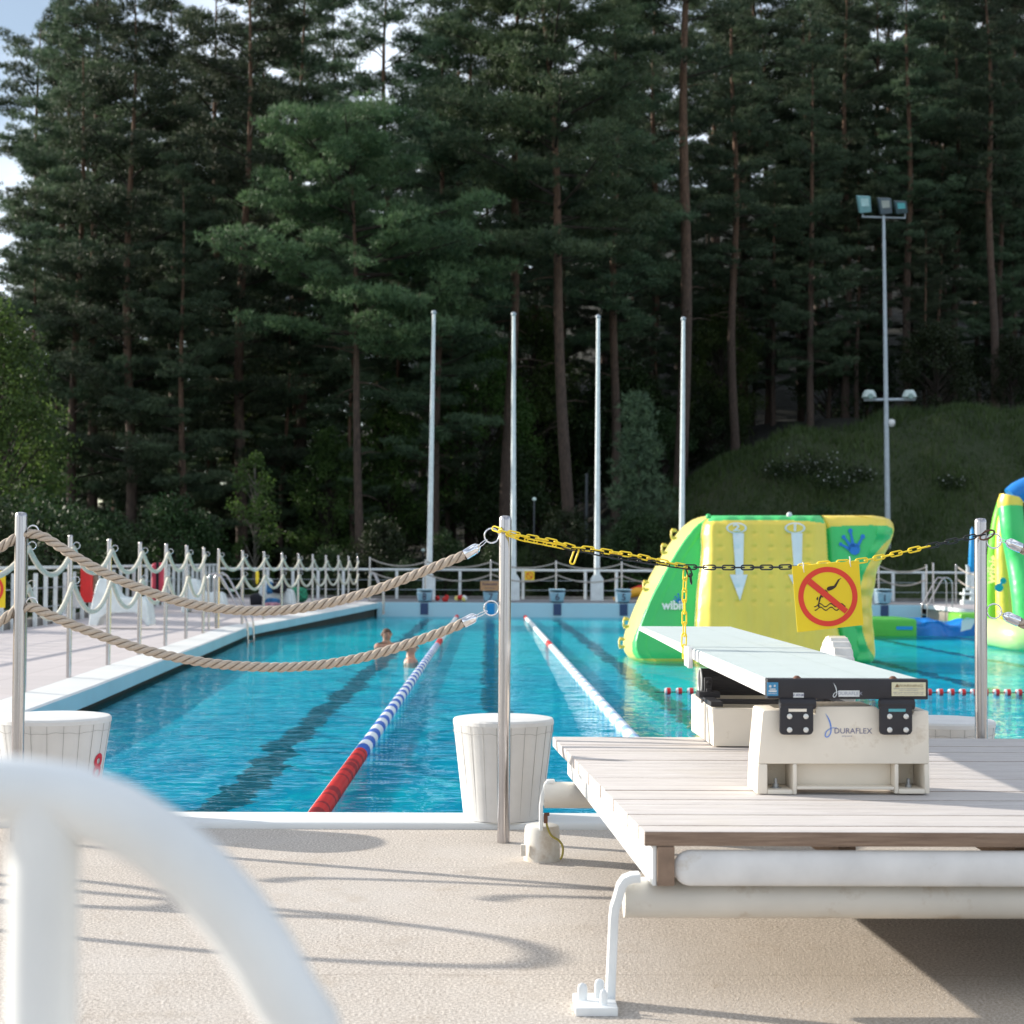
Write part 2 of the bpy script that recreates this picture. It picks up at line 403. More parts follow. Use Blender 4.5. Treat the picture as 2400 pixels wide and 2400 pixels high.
def tag(o, label=None, cat=None, group=None, kind=None):
    if label: o['label'] = label
    if cat: o['category'] = cat
    if group: o['group'] = group
    if kind: o['kind'] = kind
    return o
def thing(name, label, cat, loc, group=None):
    o = bpy.data.objects.new(name, None); col.objects.link(o); o.location = loc; o.empty_display_size = .2
    ORG[o.name] = np.array(loc, float); return tag(o, label, cat, group)
def struct(o): o['kind'] = 'structure'; return o
def copy_tree(o, loc, label, group=None, rz=None, sc=None):
    r = o.copy(); col.objects.link(r); r.location = loc
    if rz is not None: r.rotation_euler = (0, 0, rz)
    if sc is not None: r.scale = (sc, sc, sc)
    r['label'] = label
    if group: r['group'] = group
    ORG[r.name] = np.array(loc, float)
    for ch in list(o.children):
        c = ch.copy(); col.objects.link(c); c.parent = r; ORG[c.name] = ORG[r.name]+np.array(ch.location)
        for g in list(ch.children):
            d = g.copy(); col.objects.link(d); d.parent = c
    return r
ORD = ['first', 'second', 'third', 'fourth', 'fifth', 'sixth', 'seventh', 'eighth', 'ninth', 'tenth', 'eleventh', 'twelfth', 'thirteenth', 'fourteenth', 'fifteenth', 'sixteenth', 'seventeenth', 'eighteenth', 'nineteenth', 'twentieth']

FONT_CACHE = {}
def text_mb(txt, size, loc, xdir=(1, 0, 0), zdir=(0, 0, 1), thick=.001, bold=0., mb=None, mi=0, align='CENTER', sx=1., mapf=None):
    cu = bpy.data.curves.new('tmp', 'FONT'); cu.body = txt; cu.size = 1; cu.align_x = align; cu.align_y = 'CENTER'
    cu.offset = bold; cu.extrude = 0; cu.resolution_u = 4
    ob = bpy.data.objects.new('tmp', cu); col.objects.link(ob); bpy.context.view_layer.update()
    me = bpy.data.meshes.new_from_object(ob.evaluated_get(bpy.context.evaluated_depsgraph_get()))
    col.objects.unlink(ob); bpy.data.objects.remove(ob); bpy.data.curves.remove(cu)
    X = Vector(xdir).normalized(); Z = Vector(zdir).normalized(); N = X.cross(Z); L = Vector(loc)
    bm = bmesh.new(); bm.from_mesh(me)
    if mapf: 
        for _ in range(2): bmesh.ops.subdivide_edges(bm, edges=[e for e in bm.edges if e.calc_length() > .12], cuts=1, use_grid_fill=False)
        bmesh.ops.triangulate(bm, faces=bm.faces)
    if mb is None: mb = MB()
    vs = []
    for v in bm.verts:
        p = L + X*v.co.x*size*sx + Z*v.co.y*size
        vs.append(mapf(p) if mapf else p)
    bm.verts.index_update()
    fs = [tuple(v.index for v in f.verts) for f in bm.faces]
    mb.add(vs, fs, mi); bm.free(); bpy.data.meshes.remove(me)
    return mb

# ------------------------------------------------------------------ setting
WZ = -.2
LW = [(-3.55, 8.0), (-3.652, 13.53), (-3.74, 16.1), (-4.5, 31.8), (-3.0, 47.0)]        # left pool wall, inner edge
RWL = [(12.3, 47.0), (13.2, 43.), (14.5, 8.0)]
def lw_x(y): return float(np.interp(y, [p[1] for p in LW], [p[0] for p in LW]))
def deck_z(y): return float(np.interp(y, [0, 8, 14, 32, 47, 60], [0, 0, .05, .05, .2, .2]))

mb = MB()                                       # near concrete, one sheet with a bevelled-in grid so bump reads well
mb.add([(-30, -12, 0), (30, -12, 0), (30, 7.72, 0), (-30, 7.72, 0)], [(0, 1, 2, 3)])
struct(mb.build('ground', CONC, org=(0, 0, 0)))
mb = MB()                                       # coping along the near edge
mb.box((0+5.2, 7.88, -.085), (18.8, .34, .23)); 
struct(mb.build('near_pool_coping', COPE, bevel=.025, seg=3, smooth=40))
mb = MB(); ys = [7.72, 8.0, 10, 13.53, 16.1, 24, 31.8, 40, 47, 52.4]
vs = []
for y in ys: vs += [(-8.45, y, deck_z(y)), ((lw_x(min(y, 47))-.42) if y < 47 else -3.3, y, deck_z(y))]
mb.add(vs, [(2*i, 2*i+1, 2*i+3, 2*i+2) for i in range(len(ys)-1)])
struct(mb.build('left_pool_deck', PAVER, org=(0, 0, 0)))
mb = MB()                                       # left coping: top, face, dark gutter recess
yy = [7.72]+[p[1] for p in LW]
def strip(mbx, xo1, z1, xo2, z2, ys_, mi):
    v = []
    for y in ys_:
        x = lw_x(max(8, y)); zt = deck_z(y)-.03
        v += [(x+xo1, y, zt+z1), (x+xo2, y, zt+z2)]
    mbx.add(v, [(2*i, 2*i+1, 2*i+3, 2*i+2) for i in range(len(ys_)-1)], mi)
ys_ = sorted(set([8.0, 10, 13.53, 16.1, 20, 24, 28, 31.8, 35, 40, 44, 47.0]))
strip(mb, -.44, .01, -.42, .034, ys_, 0); strip(mb, -.42, .034, -.02, .02, ys_, 0); strip(mb, -.02, .02, 0, .005, ys_, 0); strip(mb, 0, .005, 0, -.145, ys_, 1)
strip(mb, 0, -.145, -.1, -.15, ys_, 2); strip(mb, -.1, -.15, -.1, -.6, ys_, 2)
struct(mb.build('left_pool_coping', [COPE, COPEF, GUTTER], org=(0, 0, 0)))
mb = MB()
pool = [(-3.75, 8.0), (-3.85, 16.1), (-4.6, 31.8), (-3.1, 47.0), (12.3, 47.0), (13.2, 43), (14.5, 8.0)]
mb.add([(x, y, -.27) for x, y in pool], [tuple(range(len(pool)))])
for (x0, y0), (x1, y1) in zip(pool, pool[1:]+pool[:1]):
    if y0 == 47. and y1 == 47.: continue
    mb.add([(x0, y0, -.27), (x1, y1, -.27), (x1, y1, -.2), (x0, y0, -.2)], [(0, 1, 2, 3)])
struct(mb.build('pool_basin', BASIN, org=(0, 0, 0)))
mb = MB(); mb.add([(x, y, WZ) for x, y in pool], [tuple(range(len(pool)))])
struct(mb.build('pool_water', WATER, org=(0, 0, 0)))
mb = MB()                                       # end wall, with plates under the blocks
mb.box((4.6, 47.15, -.12), (15.3, .3, .64)); 
struct(mb.build('far_pool_wall', WALLC, bevel=.02))
mb = MB(); mb.add([(-3.31, 47.02, .2), (40, 47.02, .2), (40, 52.4, .2), (-3.31, 52.4, .2)], [(0, 1, 2, 3)])
mb.add([(-8.45, 52.4, .2), (40, 52.4, .2), (40, 52.4, -.6), (-8.45, 52.4, -.6)], [(0, 1, 2, 3)])
struct(mb.build('far_pool_deck', DKDECK, org=(0, 0, 0)))
mb = MB()                                       # right side deck with raised pale edge
pts = [(12.3, 47.0), (13.2, 43.), (14.5, 8.0)]
for (x0, y0), (x1, y1) in zip(pts, pts[1:]):
    mb.add([(x0, y0, .22), (x1, y1, .1), (x1+26, y1, .1), (x0+26, y0, .22)], [(0, 1, 2, 3)], 1)
    mb.add([(x0, y0, .22), (x1, y1, .1), (x1, y1, -.0), (x0, y0, .1)], [(0, 1, 2, 3)], 0)
    mb.add([(x0+.1, y0, .1), (x1+.1, y1, 0), (x1+.1, y1, -.27), (x0+.1, y0, -.27)], [(0, 1, 2, 3)], 2)
    mb.add([(x0, y0, .1), (x1, y1, 0), (x1+.1, y1, 0), (x0+.1, y0, .1)], [(0, 1, 2, 3)], 2)
struct(mb.build('right_pool_deck', [COPE, PAVER, paint('beige_wall', (.4, .36, .3), .8)], org=(0, 0, 0)))
# left kerb under the railing
mb = MB()
mb.box((-8.45, 30.3, .07), (.16, 44.4, .26)); mb.box((-8.45+24, 52.35, .24), (48.2, .12, .1))
struct(mb.build('deck_kerb', KERB, bevel=.015))

# terrain
def Hx(x): return float(np.interp(x, [-60, -12, -8, 0, 4, 7.7, 12.2, 17, 22, 40, 120], [-1.5, -1.5, -.3, 1.2, 2., 4.3, 6.7, 7.3, 7.7, 9, 12]))
def sm(t): t = min(1, max(0, t)); return t*t*(3-2*t)
def tz(x, y):
    base = -1.6 if x < -8.5 else -.3
    if x < -8.5: base = -1.6+.4*sm((y-40)/15)
    h = base*(1-sm((y-52)/14))+Hx(x)*sm((y-52.5)/15)
    g = float(np.interp(x, [-40, -22, -5, 12, 60], [.25, .3, .75, 1, 1]))
    h += max(0, y-69)*.10*g+max(0, y-88)*.24*g
    h += .25*math.sin(x*.7+y*.3)*sm((y-56)/10)+.12*math.sin(x*1.9-y*.8)*sm((y-56)/10)
    return h
xs = sorted(set([-400, -200, -100, -80]+list(np.arange(-60, 61, 1.5))+[80, 100, 200, 400])); ys = list(np.arange(52.5, 110, 1.5))+list(np.arange(110, 200, 6))+[240, 400, 900]
vs = []; nx = len(xs)
for y in ys:
    for x in xs: vs.append((x, y, tz(x, min(y, 190))))
fs = [(j*nx+i, j*nx+i+1, (j+1)*nx+i+1, (j+1)*nx+i) for j in range(len(ys)-1) for i in range(nx-1)]
mb = MB(); mb.add(vs, fs)
struct(mb.build('forest_hill', SLOPE, org=(0, 0, 0), smooth=60))
mb = MB()                                       # low ground left of the deck and beyond on every side
mb.add([(-900, -900, -1.7), (-8.5, -900, -1.7), (-8.5, 54, -1.7), (-900, 54, -1.7)], [(0, 1, 2, 3)])
mb.add([(-8.5, -900, -.7), (900, -900, -.7), (900, 54, -.7), (-8.5, 54, -.7)], [(0, 1, 2, 3)])
struct(mb.build('surrounding_ground', SLOPE, org=(0, 0, 0)))

# ------------------------------------------------------------------ rope posts and ropes
def post_parts(t, base, top, r=.027, rings=(), n=20, ringside=-1):
    MB().lathe([(r, 0), (r, (top-base)-.02), (r*.93, (top-base)-.008), (r*.7, top-base-.001), (0, top-base)], (t[0], t[1], base), n)
def steel_post(x, y, z0, z1, label, group, r=.027, rings=(), rr=.032, n=20, side=-1):
    t = thing('rope_post', label, 'post', (x, y, z0), group)
    m = MB(); H = z1-z0
    m.lathe([(r, 0), (r, H-.022), (r*.95, H-.011), (r*.78, H-.003), (r*.4, H), (0, H)], (x, y, z0), n)
    m.build('tube', STEEL, t, smooth=35)
    for rz in rings:
        q = MB(); cx = x+side*(r+rr)
        q.tube([(cx+rr*math.cos(a), y+.0*math.sin(a), rz+rr*math.sin(a)) for a in np.linspace(0, 2*PI, 29)[:-1]], .0036 if rr < .04 else .004, 8, closed=True)
        q.build('ring', CHROME, t, smooth=60)
    return t
NY = 7.35
steel_post(-2.03+.0, NY, 0, 1.428, 'near steel rope post at the left, in front of the white tub numbered 8', 'tall steel posts along the near pool edge', rings=(1.345, 1.03), rr=.024, side=1)
steel_post(.083, NY, 0, 1.426, 'near steel rope post in the middle with the yellow chain tied round it', 'tall steel posts along the near pool edge', rings=(1.337, 1.02), side=-1)
steel_post(2.176, NY, 0, 1.428, 'near steel rope post at the right behind the wooden platform', 'tall steel posts along the near pool edge', rings=(1.327, 1.018), side=1)
steel_post(-4.2, NY, 0, 1.43, 'steel rope post standing beyond the left edge of the photo', 'tall steel posts along the near pool edge')
steel_post(4.3, NY, 0, 1.43, 'steel rope post standing beyond the right edge of the photo', 'tall steel posts along the near pool edge')

def resample(P, step):
    P = [Vector(p) for p in P]
    # Catmull-Rom
    Q = []
    for i in range(len(P)-1):
        p0 = P[max(0, i-1)]; p1 = P[i]; p2 = P[i+1]; p3 = P[min(len(P)-1, i+2)]
        for k in range(12):
            t = k/12; t2 = t*t; t3 = t2*t
            Q.append(.5*((2*p1)+(-p0+p2)*t+(2*p0-5*p1+4*p2-p3)*t2+(-p0+3*p1-3*p2+p3)*t3))
    Q.append(P[-1]); L = [0]
    for a, b in zip(Q, Q[1:]): L.append(L[-1]+(b-a).length)
    n = max(2, int(L[-1]/step)); out = []; j = 0
    for i in range(n+1):
        s = L[-1]*i/n
        while j < len(L)-2 and L[j+1] < s: j += 1
        f = (s-L[j])/max(1e-9, L[j+1]-L[j]); out.append(Q[j].lerp(Q[j+1], min(1, f)))
    return out, L[-1]
def twisted(mbx, P, R=.0225, pitch=.125, strands=3, step=.006, n=8):
    C, L = resample(P, step); k = len(C)
    T = [(C[min(k-1, i+1)]-C[max(0, i-1)]).normalized() for i in range(k)]
    nrm = Vector((0, 0, 1)); nrm = (nrm-T[0]*nrm.dot(T[0])).normalized(); N = []; B = []
    for i in range(k):
        nrm = (nrm-T[i]*nrm.dot(T[i])).normalized(); N.append(nrm.copy()); B.append(T[i].cross(nrm))
    r = R*.525; h = R-r
    for sidx in range(strands):
        path = []
        for i in range(k):
            a = -2*PI*(i*L/k/pitch)+2*PI*sidx/strands
            path.append(C[i]+N[i]*math.cos(a)*h+B[i]*math.sin(a)*h)
        mbx.tube(path, r, n)
    # stray fibres
    rs = random.Random(int(C[0].x*1000)+5)
    for _ in range(int(L*70)):
        i = rs.randrange(2, k-2); a = rs.uniform(0, 2*PI); d = N[i]*math.cos(a)+B[i]*math.sin(a)
        p = C[i]+d*R*.9; q = p+d*rs.uniform(.003, .011)+T[i]*rs.uniform(-.014, .014); w = T[i]*.0005
        mbx.add([p-w, p+w, q], [(0, 1, 2)])
def ferrule(t, p0, p1, ring, R=.0235):
    p0 = Vector(p0); p1 = Vector(p1); d = (p1-p0); L = d.length; d = d.normalized()
    m = MB(); m.tube([p0, p0+d*.004, p0+d*(L*.72), p0+d*(L*.9), p0+d*L, p0+d*(L+.006)], [R*.95, R, R, R*.86, R*.55, R*.35], 18)
    m.build('ferrule', CHROME, t, smooth=40)
    m = MB(); a = p0+d*(L+.004); b = Vector(ring); c = (a+b)/2
    s = (b-a).normalized(); up = s.cross(Vector((0, 1, 0))).normalized()
    hl = (b-a).length/2
    m.tube([a+s*(hl*.0)+up*.004, a+s*hl*.9+up*.006, b+up*.004+s*.004, b+s*.009, b-up*.004+s*.004, a+s*hl*.9-up*.006, a-up*.004], .0022, 8, closed=True)
    m.build('snap_hook', CHROME, t, smooth=60)

up_px = [(64, 1251), (80, 1251.5), (110, 1262), (166, 1298), (248, 1344), (331, 1380), (414, 1408), (497, 1424), (580, 1431.5), (662, 1430), (730, 1421), (800, 1406), (866, 1387), (948, 1357), (1031, 1324), (1090, 1300)]
lo_px = [(62, 1424), (80, 1424), (110, 1438), (166, 1463), (248, 1494), (331, 1521), (414, 1541), (497, 1555), (580, 1562), (662, 1564), (745, 1559), (800, 1551), (866, 1537), (948, 1512), (1031, 1483), (1086, 1460)]
for nm, px, px_l, pf, ring, lab in (('upper', up_px, [(-500, 1350), (-330, 1390), (-160, 1366), (-60, 1320), (0, 1284), (36, 1262), (64, 1251)], ((1090, 1300.5), (1122, 1281)), (1138, 1268), 'upper thick twisted beige rope sagging between the left and middle near posts'),
                                 ('lower', lo_px, [(-500, 1520), (-330, 1555), (-160, 1530), (-60, 1490), (0, 1457), (34, 1434), (62, 1424)], ((1086, 1460), (1116, 1445)), (1138, 1434), 'lower thick twisted beige rope sagging between the left and middle near posts')):
    t = thing('rope', lab, 'rope', tuple(at(600, px[8][1], NY)), 'thick ropes of the near fence')
    m = MB(); twisted(m, [at(u, v, NY-.0) for u, v in px])
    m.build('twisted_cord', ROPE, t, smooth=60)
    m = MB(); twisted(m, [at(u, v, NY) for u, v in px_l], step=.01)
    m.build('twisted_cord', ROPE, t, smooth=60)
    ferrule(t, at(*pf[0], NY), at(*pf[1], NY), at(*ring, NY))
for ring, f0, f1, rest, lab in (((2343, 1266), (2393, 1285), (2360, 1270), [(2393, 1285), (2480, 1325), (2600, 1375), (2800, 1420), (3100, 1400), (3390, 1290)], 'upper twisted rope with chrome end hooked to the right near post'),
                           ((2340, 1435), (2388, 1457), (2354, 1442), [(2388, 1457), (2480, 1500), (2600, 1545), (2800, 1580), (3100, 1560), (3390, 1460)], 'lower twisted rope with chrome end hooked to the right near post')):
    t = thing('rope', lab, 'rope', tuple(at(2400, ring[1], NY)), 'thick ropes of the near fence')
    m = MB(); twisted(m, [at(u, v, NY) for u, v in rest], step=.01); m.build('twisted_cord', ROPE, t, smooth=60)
    ferrule(t, at(*f0, NY), at(*f1, NY), at(*ring, NY))

# rows along the left side and the far end
Lp = [(60, 1250, 15.2), (165.6, 1253.5, 17.18), (257, 1262.6, 19.32), (329, 1270, 21.6), (390, 1274, 23.96), (438, 1278, 26.3), (478, 1283, 28.4)]
L2 = [(513, 1286, 30.7), (569, 1290, 32.75), (619, 1292.5, 34.93), (661, 1294.6, 37), (699.5, 1297, 39), (733, 1298.6, 40.9), (764, 1300.6, 42.6), (793, 1301.4, 44.2), (817, 1302.9, 45.8), (838, 1304, 47.3)]
L3 = [(861, 1304.8, 49.2), (866.6, 1304.8, 48.5)]
BK = [(866.6, 1304.8, 48.5), (997, 1311, 48.5), (1150, 1312, 48.5), (1303, 1313.5, 48.5), (1457, 1316, 48.5), (1610, 1317, 48.5), (1760, 1319, 48.5), (1910, 1320, 48.5), (2059, 1322, 48.5), (2171, 1323, 48.5)]
def row(lst, where, grp, skip=(), rr=.03):
    nodes = []
    for i, (u, v, y) in enumerate(lst):
        p = at(u, v, y)
        if i not in skip:
            steel_post(p[0], p[1], deck_z(y)-.02, p[2], f'{ORD[i]} {where}', grp, r=.027, rings=(p[2]-.11, p[2]-.46) if y < 40 else (), rr=.035, n=10, side=1)
        nodes.append(p)
    return nodes
n1 = row(Lp, 'slim steel post of the left poolside row, counted from the near end', 'steel posts of the left poolside row')
n2 = row(L2, 'slim steel post beyond the ladder on the left poolside, counted from the ladder', 'steel posts beyond the left ladder')
n3 = row(BK, 'slim steel post behind the far starting blocks, counted from the left', 'steel posts behind the far starting blocks')
def swag(nodes, drop, sag, lab, mat, r, grp, lead=None):
    m = MB(); P = []
    if lead is not None: nodes = [lead]+list(nodes)
    for a, b in zip(nodes, nodes[1:]):
        for k in range(14):
            t = k/14; p = a*(1-t)+b*t; P.append((p[0]+.03, p[1], p[2]-drop-4*sag*t*(1-t)))
    p = nodes[-1]; P.append((p[0]+.03, p[1], p[2]-drop))
    m.tube(P, r, 8)
    return tag(m.build('rope', mat, smooth=70), lab, 'rope', grp)
lead = at(-150, 1244, 13.0); g = 'ropes of the left poolside rows'
swag(n1, .13, .26, 'upper pale rope of the left poolside row before the ladder', ROPE_PALE, .026, g, lead)
swag(n1, .48, .33, 'lower pale rope of the left poolside row before the ladder', ROPE_PALE, .026, g, lead)
swag(n2, .14, .25, 'upper pale rope beyond the ladder on the left poolside', ROPE_PALE, .026, g)
swag(n2, .5, .27, 'lower pale rope beyond the ladder on the left poolside', ROPE_PALE, .026, g)
g = 'ropes behind the far starting blocks'
swag(n3, .06, .17, 'upper thin rope behind the far starting blocks', ROPE_FAR, .02, g)
swag(n3, .42, .2, 'lower thin rope behind the far starting blocks', ROPE_FAR, .02, g)
for (u, v, y), w in (((2187, 1319, 47.6), 'left of the right ladder'), ((2240, 1322, 47.6), 'right of the right ladder')):
    p = at(u, v, y); steel_post(p[0], p[1], .2, p[2], f'slim steel post just {w} at the far end', 'steel posts beside the right ladder', n=10)
a = at(2240, 1322, 47.6); b = at(2345, 1310, 44)
swag([a, b], .06, .3, 'upper rope to the right of the far right ladder', ROPE_FAR, .02, g); swag([a, b], .42, .3, 'lower rope to the right of the far right ladder', ROPE_FAR, .02, g)
steel_post(b[0], b[1], .15, b[2], 'slim steel post behind the near right post, at the far corner', 'steel posts beside the right ladder', n=10)

# ------------------------------------------------------------------ chain
def link_mesh(name, mat, L=.052, W=.022, r=.0034):
    m = MB(); pts = []
    for a in np.linspace(-PI/2, PI/2, 9): pts.append((L/2-W/2+math.cos(a)*W/2, math.sin(a)*W/2, 0))
    for a in np.linspace(PI/2, 3*PI/2, 9): pts.append((-L/2+W/2+math.cos(a)*W/2, math.sin(a)*W/2, 0))
    m.tube(pts, r, 8, closed=True); return m
def place_link(t, p, q, roll, mat, r=.0033):
    p = Vector(p); q = Vector(q); d = (q-p).normalized(); L = (q-p).length+.0145
    y = Vector((0, 1, 0)); side = d.cross(y).normalized(); dep = side.cross(d).normalized()
    s = side*math.cos(roll)+dep*math.sin(roll)
    W = .0195; pts = []
    c = (p+q)/2
    for a in np.linspace(-PI/2, PI/2, 7): pts.append(c+d*(L/2-W/2+math.cos(a)*W/2)+s*math.sin(a)*W/2)
    for a in np.linspace(PI/2, 3*PI/2, 7): pts.append(c+d*(-L/2+W/2+math.cos(a)*W/2)+s*math.sin(a)*W/2)
    m = MB(); m.tube(pts, r, 8, closed=True)
    o = m.build('link', mat, t, smooth=70)
    return o
def chain(t, P, colour, roll0=.2, step=.041):
    C, L = resample(P, step)
    for i, (a, b) in enumerate(zip(C, C[1:])):
        m = colour((a+b)/2)
        place_link(t, a, b, roll0 + (PI/2)*(i % 2)+random.uniform(-.25, .25), m)
CY = 7.30
tch = thing('plastic_chain', 'yellow and black plastic barrier chain strung from the middle post to the right post', 'chain', tuple(at(1700, 1330, CY)))
U = lambda u, v, y=CY: Vector(at(u, v, y))
def ucol(p): return 1200+FPX*float((np.array(p)-CP)@RT)/float((np.array(p)-CP)@FW)
chain(tch, [U(1157, 1238, 7.33), U(1178, 1245), U(1238, 1258), U(1300, 1270), U(1346, 1284), U(1379, 1286), U(1429, 1294), U(1487, 1302), U(1555, 1317), U(1607, 1328)], lambda p: YCHAIN)
chain(tch, [U(1190, 1252), U(1238, 1266), U(1300, 1278), U(1346, 1288), U(1379, 1292), U(1429, 1303), U(1487, 1312), U(1555, 1322), U(1610, 1331)], lambda p: YCHAIN if ucol(p) < 1320 else KCHAIN, .9)
chain(tch, [U(1607, 1329), U(1685, 1330), U(1762, 1330), U(1866, 1328), U(1943, 1320, 7.265), U(2021, 1314, 7.265), U(2099, 1298), U(2161, 1284), U(2228, 1269), U(2285, 1257), U(2306, 1253)], lambda p: KCHAIN if (ucol(p) < 1880 or ucol(p) > 2166) else YCHAIN, .0)
chain(tch, [U(1607, 1331), U(1604, 1400), U(1604, 1470), U(1602, 1540)], lambda p: YCHAIN, .3, .045)
chain(tch, [U(1612, 1332), U(1618, 1349), U(1620, 1365)], lambda p: KCHAIN, .3)
place_link(tch, U(1352, 1288), U(1341, 1318), .1, YCHAIN, .004)
m = MB(); pc = U(2312, 1254, 7.335)
m.tube([pc+Vector((.032*math.cos(a), -.01, .018*math.sin(a)+.012*math.cos(a))) for a in np.linspace(0, 2*PI, 22)[:-1]], .0042, 8, closed=True)
tag(m.build('quick_link', RUST, tch, smooth=60), 'rusty oval link round the right post')

# ------------------------------------------------------------------ no-diving sign
ts = thing('warning_sign', 'yellow square sign with red no-diving symbol tied to the chain', 'sign', tuple(U(1940, 1480, 7.25)))
SY = 7.25
s6 = lambda x, y, d=0.: Vector(at(1840+x*.11387, 1300+y*.11387, SY-d))
TL, TR_, BR, BL = s6(145, 240), s6(1520, 120), s6(1612, 1448), s6(255, 1600)
m = MB(); m.prism([TL, BL, BR, TR_], (0, .004, 0)); m.build('panel', SIGNY, ts, bevel=.001)
cc = s6(881, 862); ex = (s6(1490, 835)-s6(270, 880)); Rr = ex.length/2
def ringpoly(c, ro, ri, y, n=72):
    v = []; 
    for k in range(n):
        a = 2*PI*k/n; v += [(c[0]+ro*math.cos(a), y, c[2]+ro*math.sin(a)), (c[0]+ri*math.cos(a), y, c[2]+ri*math.sin(a))]
    return v, [(2*k, 2*((k+1) % n), 2*((k+1) % n)+1, 2*k+1) for k in range(n)]
m = MB(); v, f = ringpoly(cc, Rr, Rr*.822, SY-.0015); m.add(v, f)
v, f = ringpoly(cc, Rr*.825, Rr*.822, SY-.0014)
m.add([s6(535, 495, .0022), s6(455, 600, .0022), s6(1230, 1215, .0022), s6(1300, 1125, .0022)], [(0, 1, 2, 3)])
m.build('prohibition_ring', SIGNR, ts)
m = MB()
def poly6(pts, d=.0018): m.add([s6(x, y, d) for x, y in pts], [tuple(range(len(pts)))])
poly6([(1165, 478), (1120, 520), (1085, 590), (1050, 660), (1020, 690), (960, 725), (900, 745), (870, 735), (858, 700), (875, 670), (915, 652), (1005, 640), (1040, 590), (1090, 510)])
poly6([(735, 825), (775, 860), (790, 870), (770, 885), (752, 870), (730, 920), (700, 1030), (720, 1060), (680, 1085), (672, 1050), (690, 960), (705, 880)])
poly6([(682, 862), (665, 872), (645, 905), (652, 932), (672, 942), (680, 900)])
poly6([(815, 712), (860, 740), (885, 775), (870, 780), (830, 750)])
def wave(y0, x0, x1, ph):
    P = [s6(x, y0+33*math.sin((x-x0)/218*2*PI*1.0+ph)*-1, .0016) for x in np.linspace(x0, x1, 40)]
    for a, b in zip(P, P[1:]):
        w = (s6(0, 0)-s6(0, 17)).z/1.3; up = Vector((0, 0, abs(w)*.9))
        m.add([a-up, b-up, b+up, a+up], [(0, 1, 2, 3)])
wave(1040, 600, 1245, -1.9); wave(1112, 610, 1250, -1.9)
m.build('diver_pictogram', SIGNK, ts)
for (x, y) in ((375, 150), (1335, 35)):
    m = MB(); m.tube([s6(x-10, y, .012), s6(x+5, y+60, .016), s6(x, y+120, .014), s6(x+15, y+215, .006)], [.0026, .003, .0022, .0016], 8); m.build('cable_tie', TIE, ts, smooth=60)

# ------------------------------------------------------------------ springboard
PZ = .479
Z3 = lambda x, y, d: Vector(at(1400+x*.5176, 1150+y*.5176, d))
rl = Z3(768, 858, 5.37); rr_ = Z3(1487, 855, 5.37); tl = Z3(188, 616, 9.25); tr = Z3(606, 613, 9.25)
rl.z = rr_.z = (rl.z+rr_.z)/2; tl.z = tr.z = (tl.z+tr.z)/2
sb = thing('springboard', 'white springboard on a cream stand, pointing out over the pool', 'springboard', ((rl.x+rr_.x)/2, 6.8, PZ))
m = MB()
def brd(u, w, dz=0.):     # u along 0..1, w across -.5...5
    a = rl.lerp(tl, u); b = rr_.lerp(tr, u); p = a.lerp(b, w+.5); return Vector((p.x, p.y, p.z+dz))
TH = lambda u: np.interp(u, [0, .35, .6, 1], [.052, .05, .036, .022])
N = 30; vs = []; ws = [-.5, -.49, -.1667-.003, -.1667+.003, .1667-.003, .1667+.003, .49, .5]; dzs = [-.006, 0, 0, 0, 0, 0, 0, -.006]
for i in range(N+1):
    u = i/N
    for w, dz in zip(ws, dzs): vs.append(brd(u, w, dz))
k = len(ws); fs = [(i*k+j, i*k+j+1, (i+1)*k+j+1, (i+1)*k+j) for i in range(N) for j in range(k-1)]
m.add(vs, fs); 
m.build('board_deck', BOARD, sb, smooth=30)
m = MB()
vs = []
for i in range(N+1):
    u = i/N; t_ = TH(u)
    vs += [brd(u, -.5, -.006), brd(u, -.5, -t_), brd(u, -.44, -t_), brd(u, -.44, -t_*.5), brd(u, .44, -t_*.5), brd(u, .44, -t_), brd(u, .5, -t_), brd(u, .5, -.006)]
m.add(vs, [(i*8+j, i*8+j+1, (i+1)*8+j+1, (i+1)*8+j) for i in range(N) for j in range(7)]+[(0, 1, 2, 3), (4, 5, 6, 7), (N*8, N*8+3, N*8+2, N*8+1), (N*8+4, N*8+7, N*8+6, N*8+5), (N*8, N*8+7, N*8+4, N*8+3)])
m.build('side_rail', BOARD_SIDE, sb)
m = MB()                                          # seams along the board and cross seam with little strap
for w in (-.1667, .1667):
    a, b = brd(.01, w, .0008), brd(.995, w, .0008); x = Vector((.0012, 0, 0)); m.add([a-x, a+x, b+x, b-x], [(0, 1, 2, 3)])
u = .47; a, b = brd(u, -.49, .001), brd(u, .49, .001); x = Vector((0, .006, 0)); m.add([a-x, b-x, b+x, a+x], [(0, 1, 2, 3)])
m.build('seam', paint('seam_grey', (.5, .58, .56), .7), sb)
m = MB(); m.box((brd(.475, -.5).x-.004, brd(.475, -.5).y, brd(.475, 0).z-.04), (.02, .12, .085)); m.box((brd(.45, -.5).x-.008, brd(.45, -.5).y, brd(.475, 0).z-.04), (.02, .03, .09)); m.build('strap', WHITE, sb, bevel=.003)
capz0, capz1 = Z3(0, 938, 5.36).z, rl.z+.004
xl, xr = rl.x-.002, rr_.x+.003
m = MB(); m.box(((xl+xr)/2, 5.375, (capz0+capz1)/2), (xr-xl, .05, capz1-capz0)); m.build('end_cap', BLACKM, sb, bevel=.004, smooth=40)
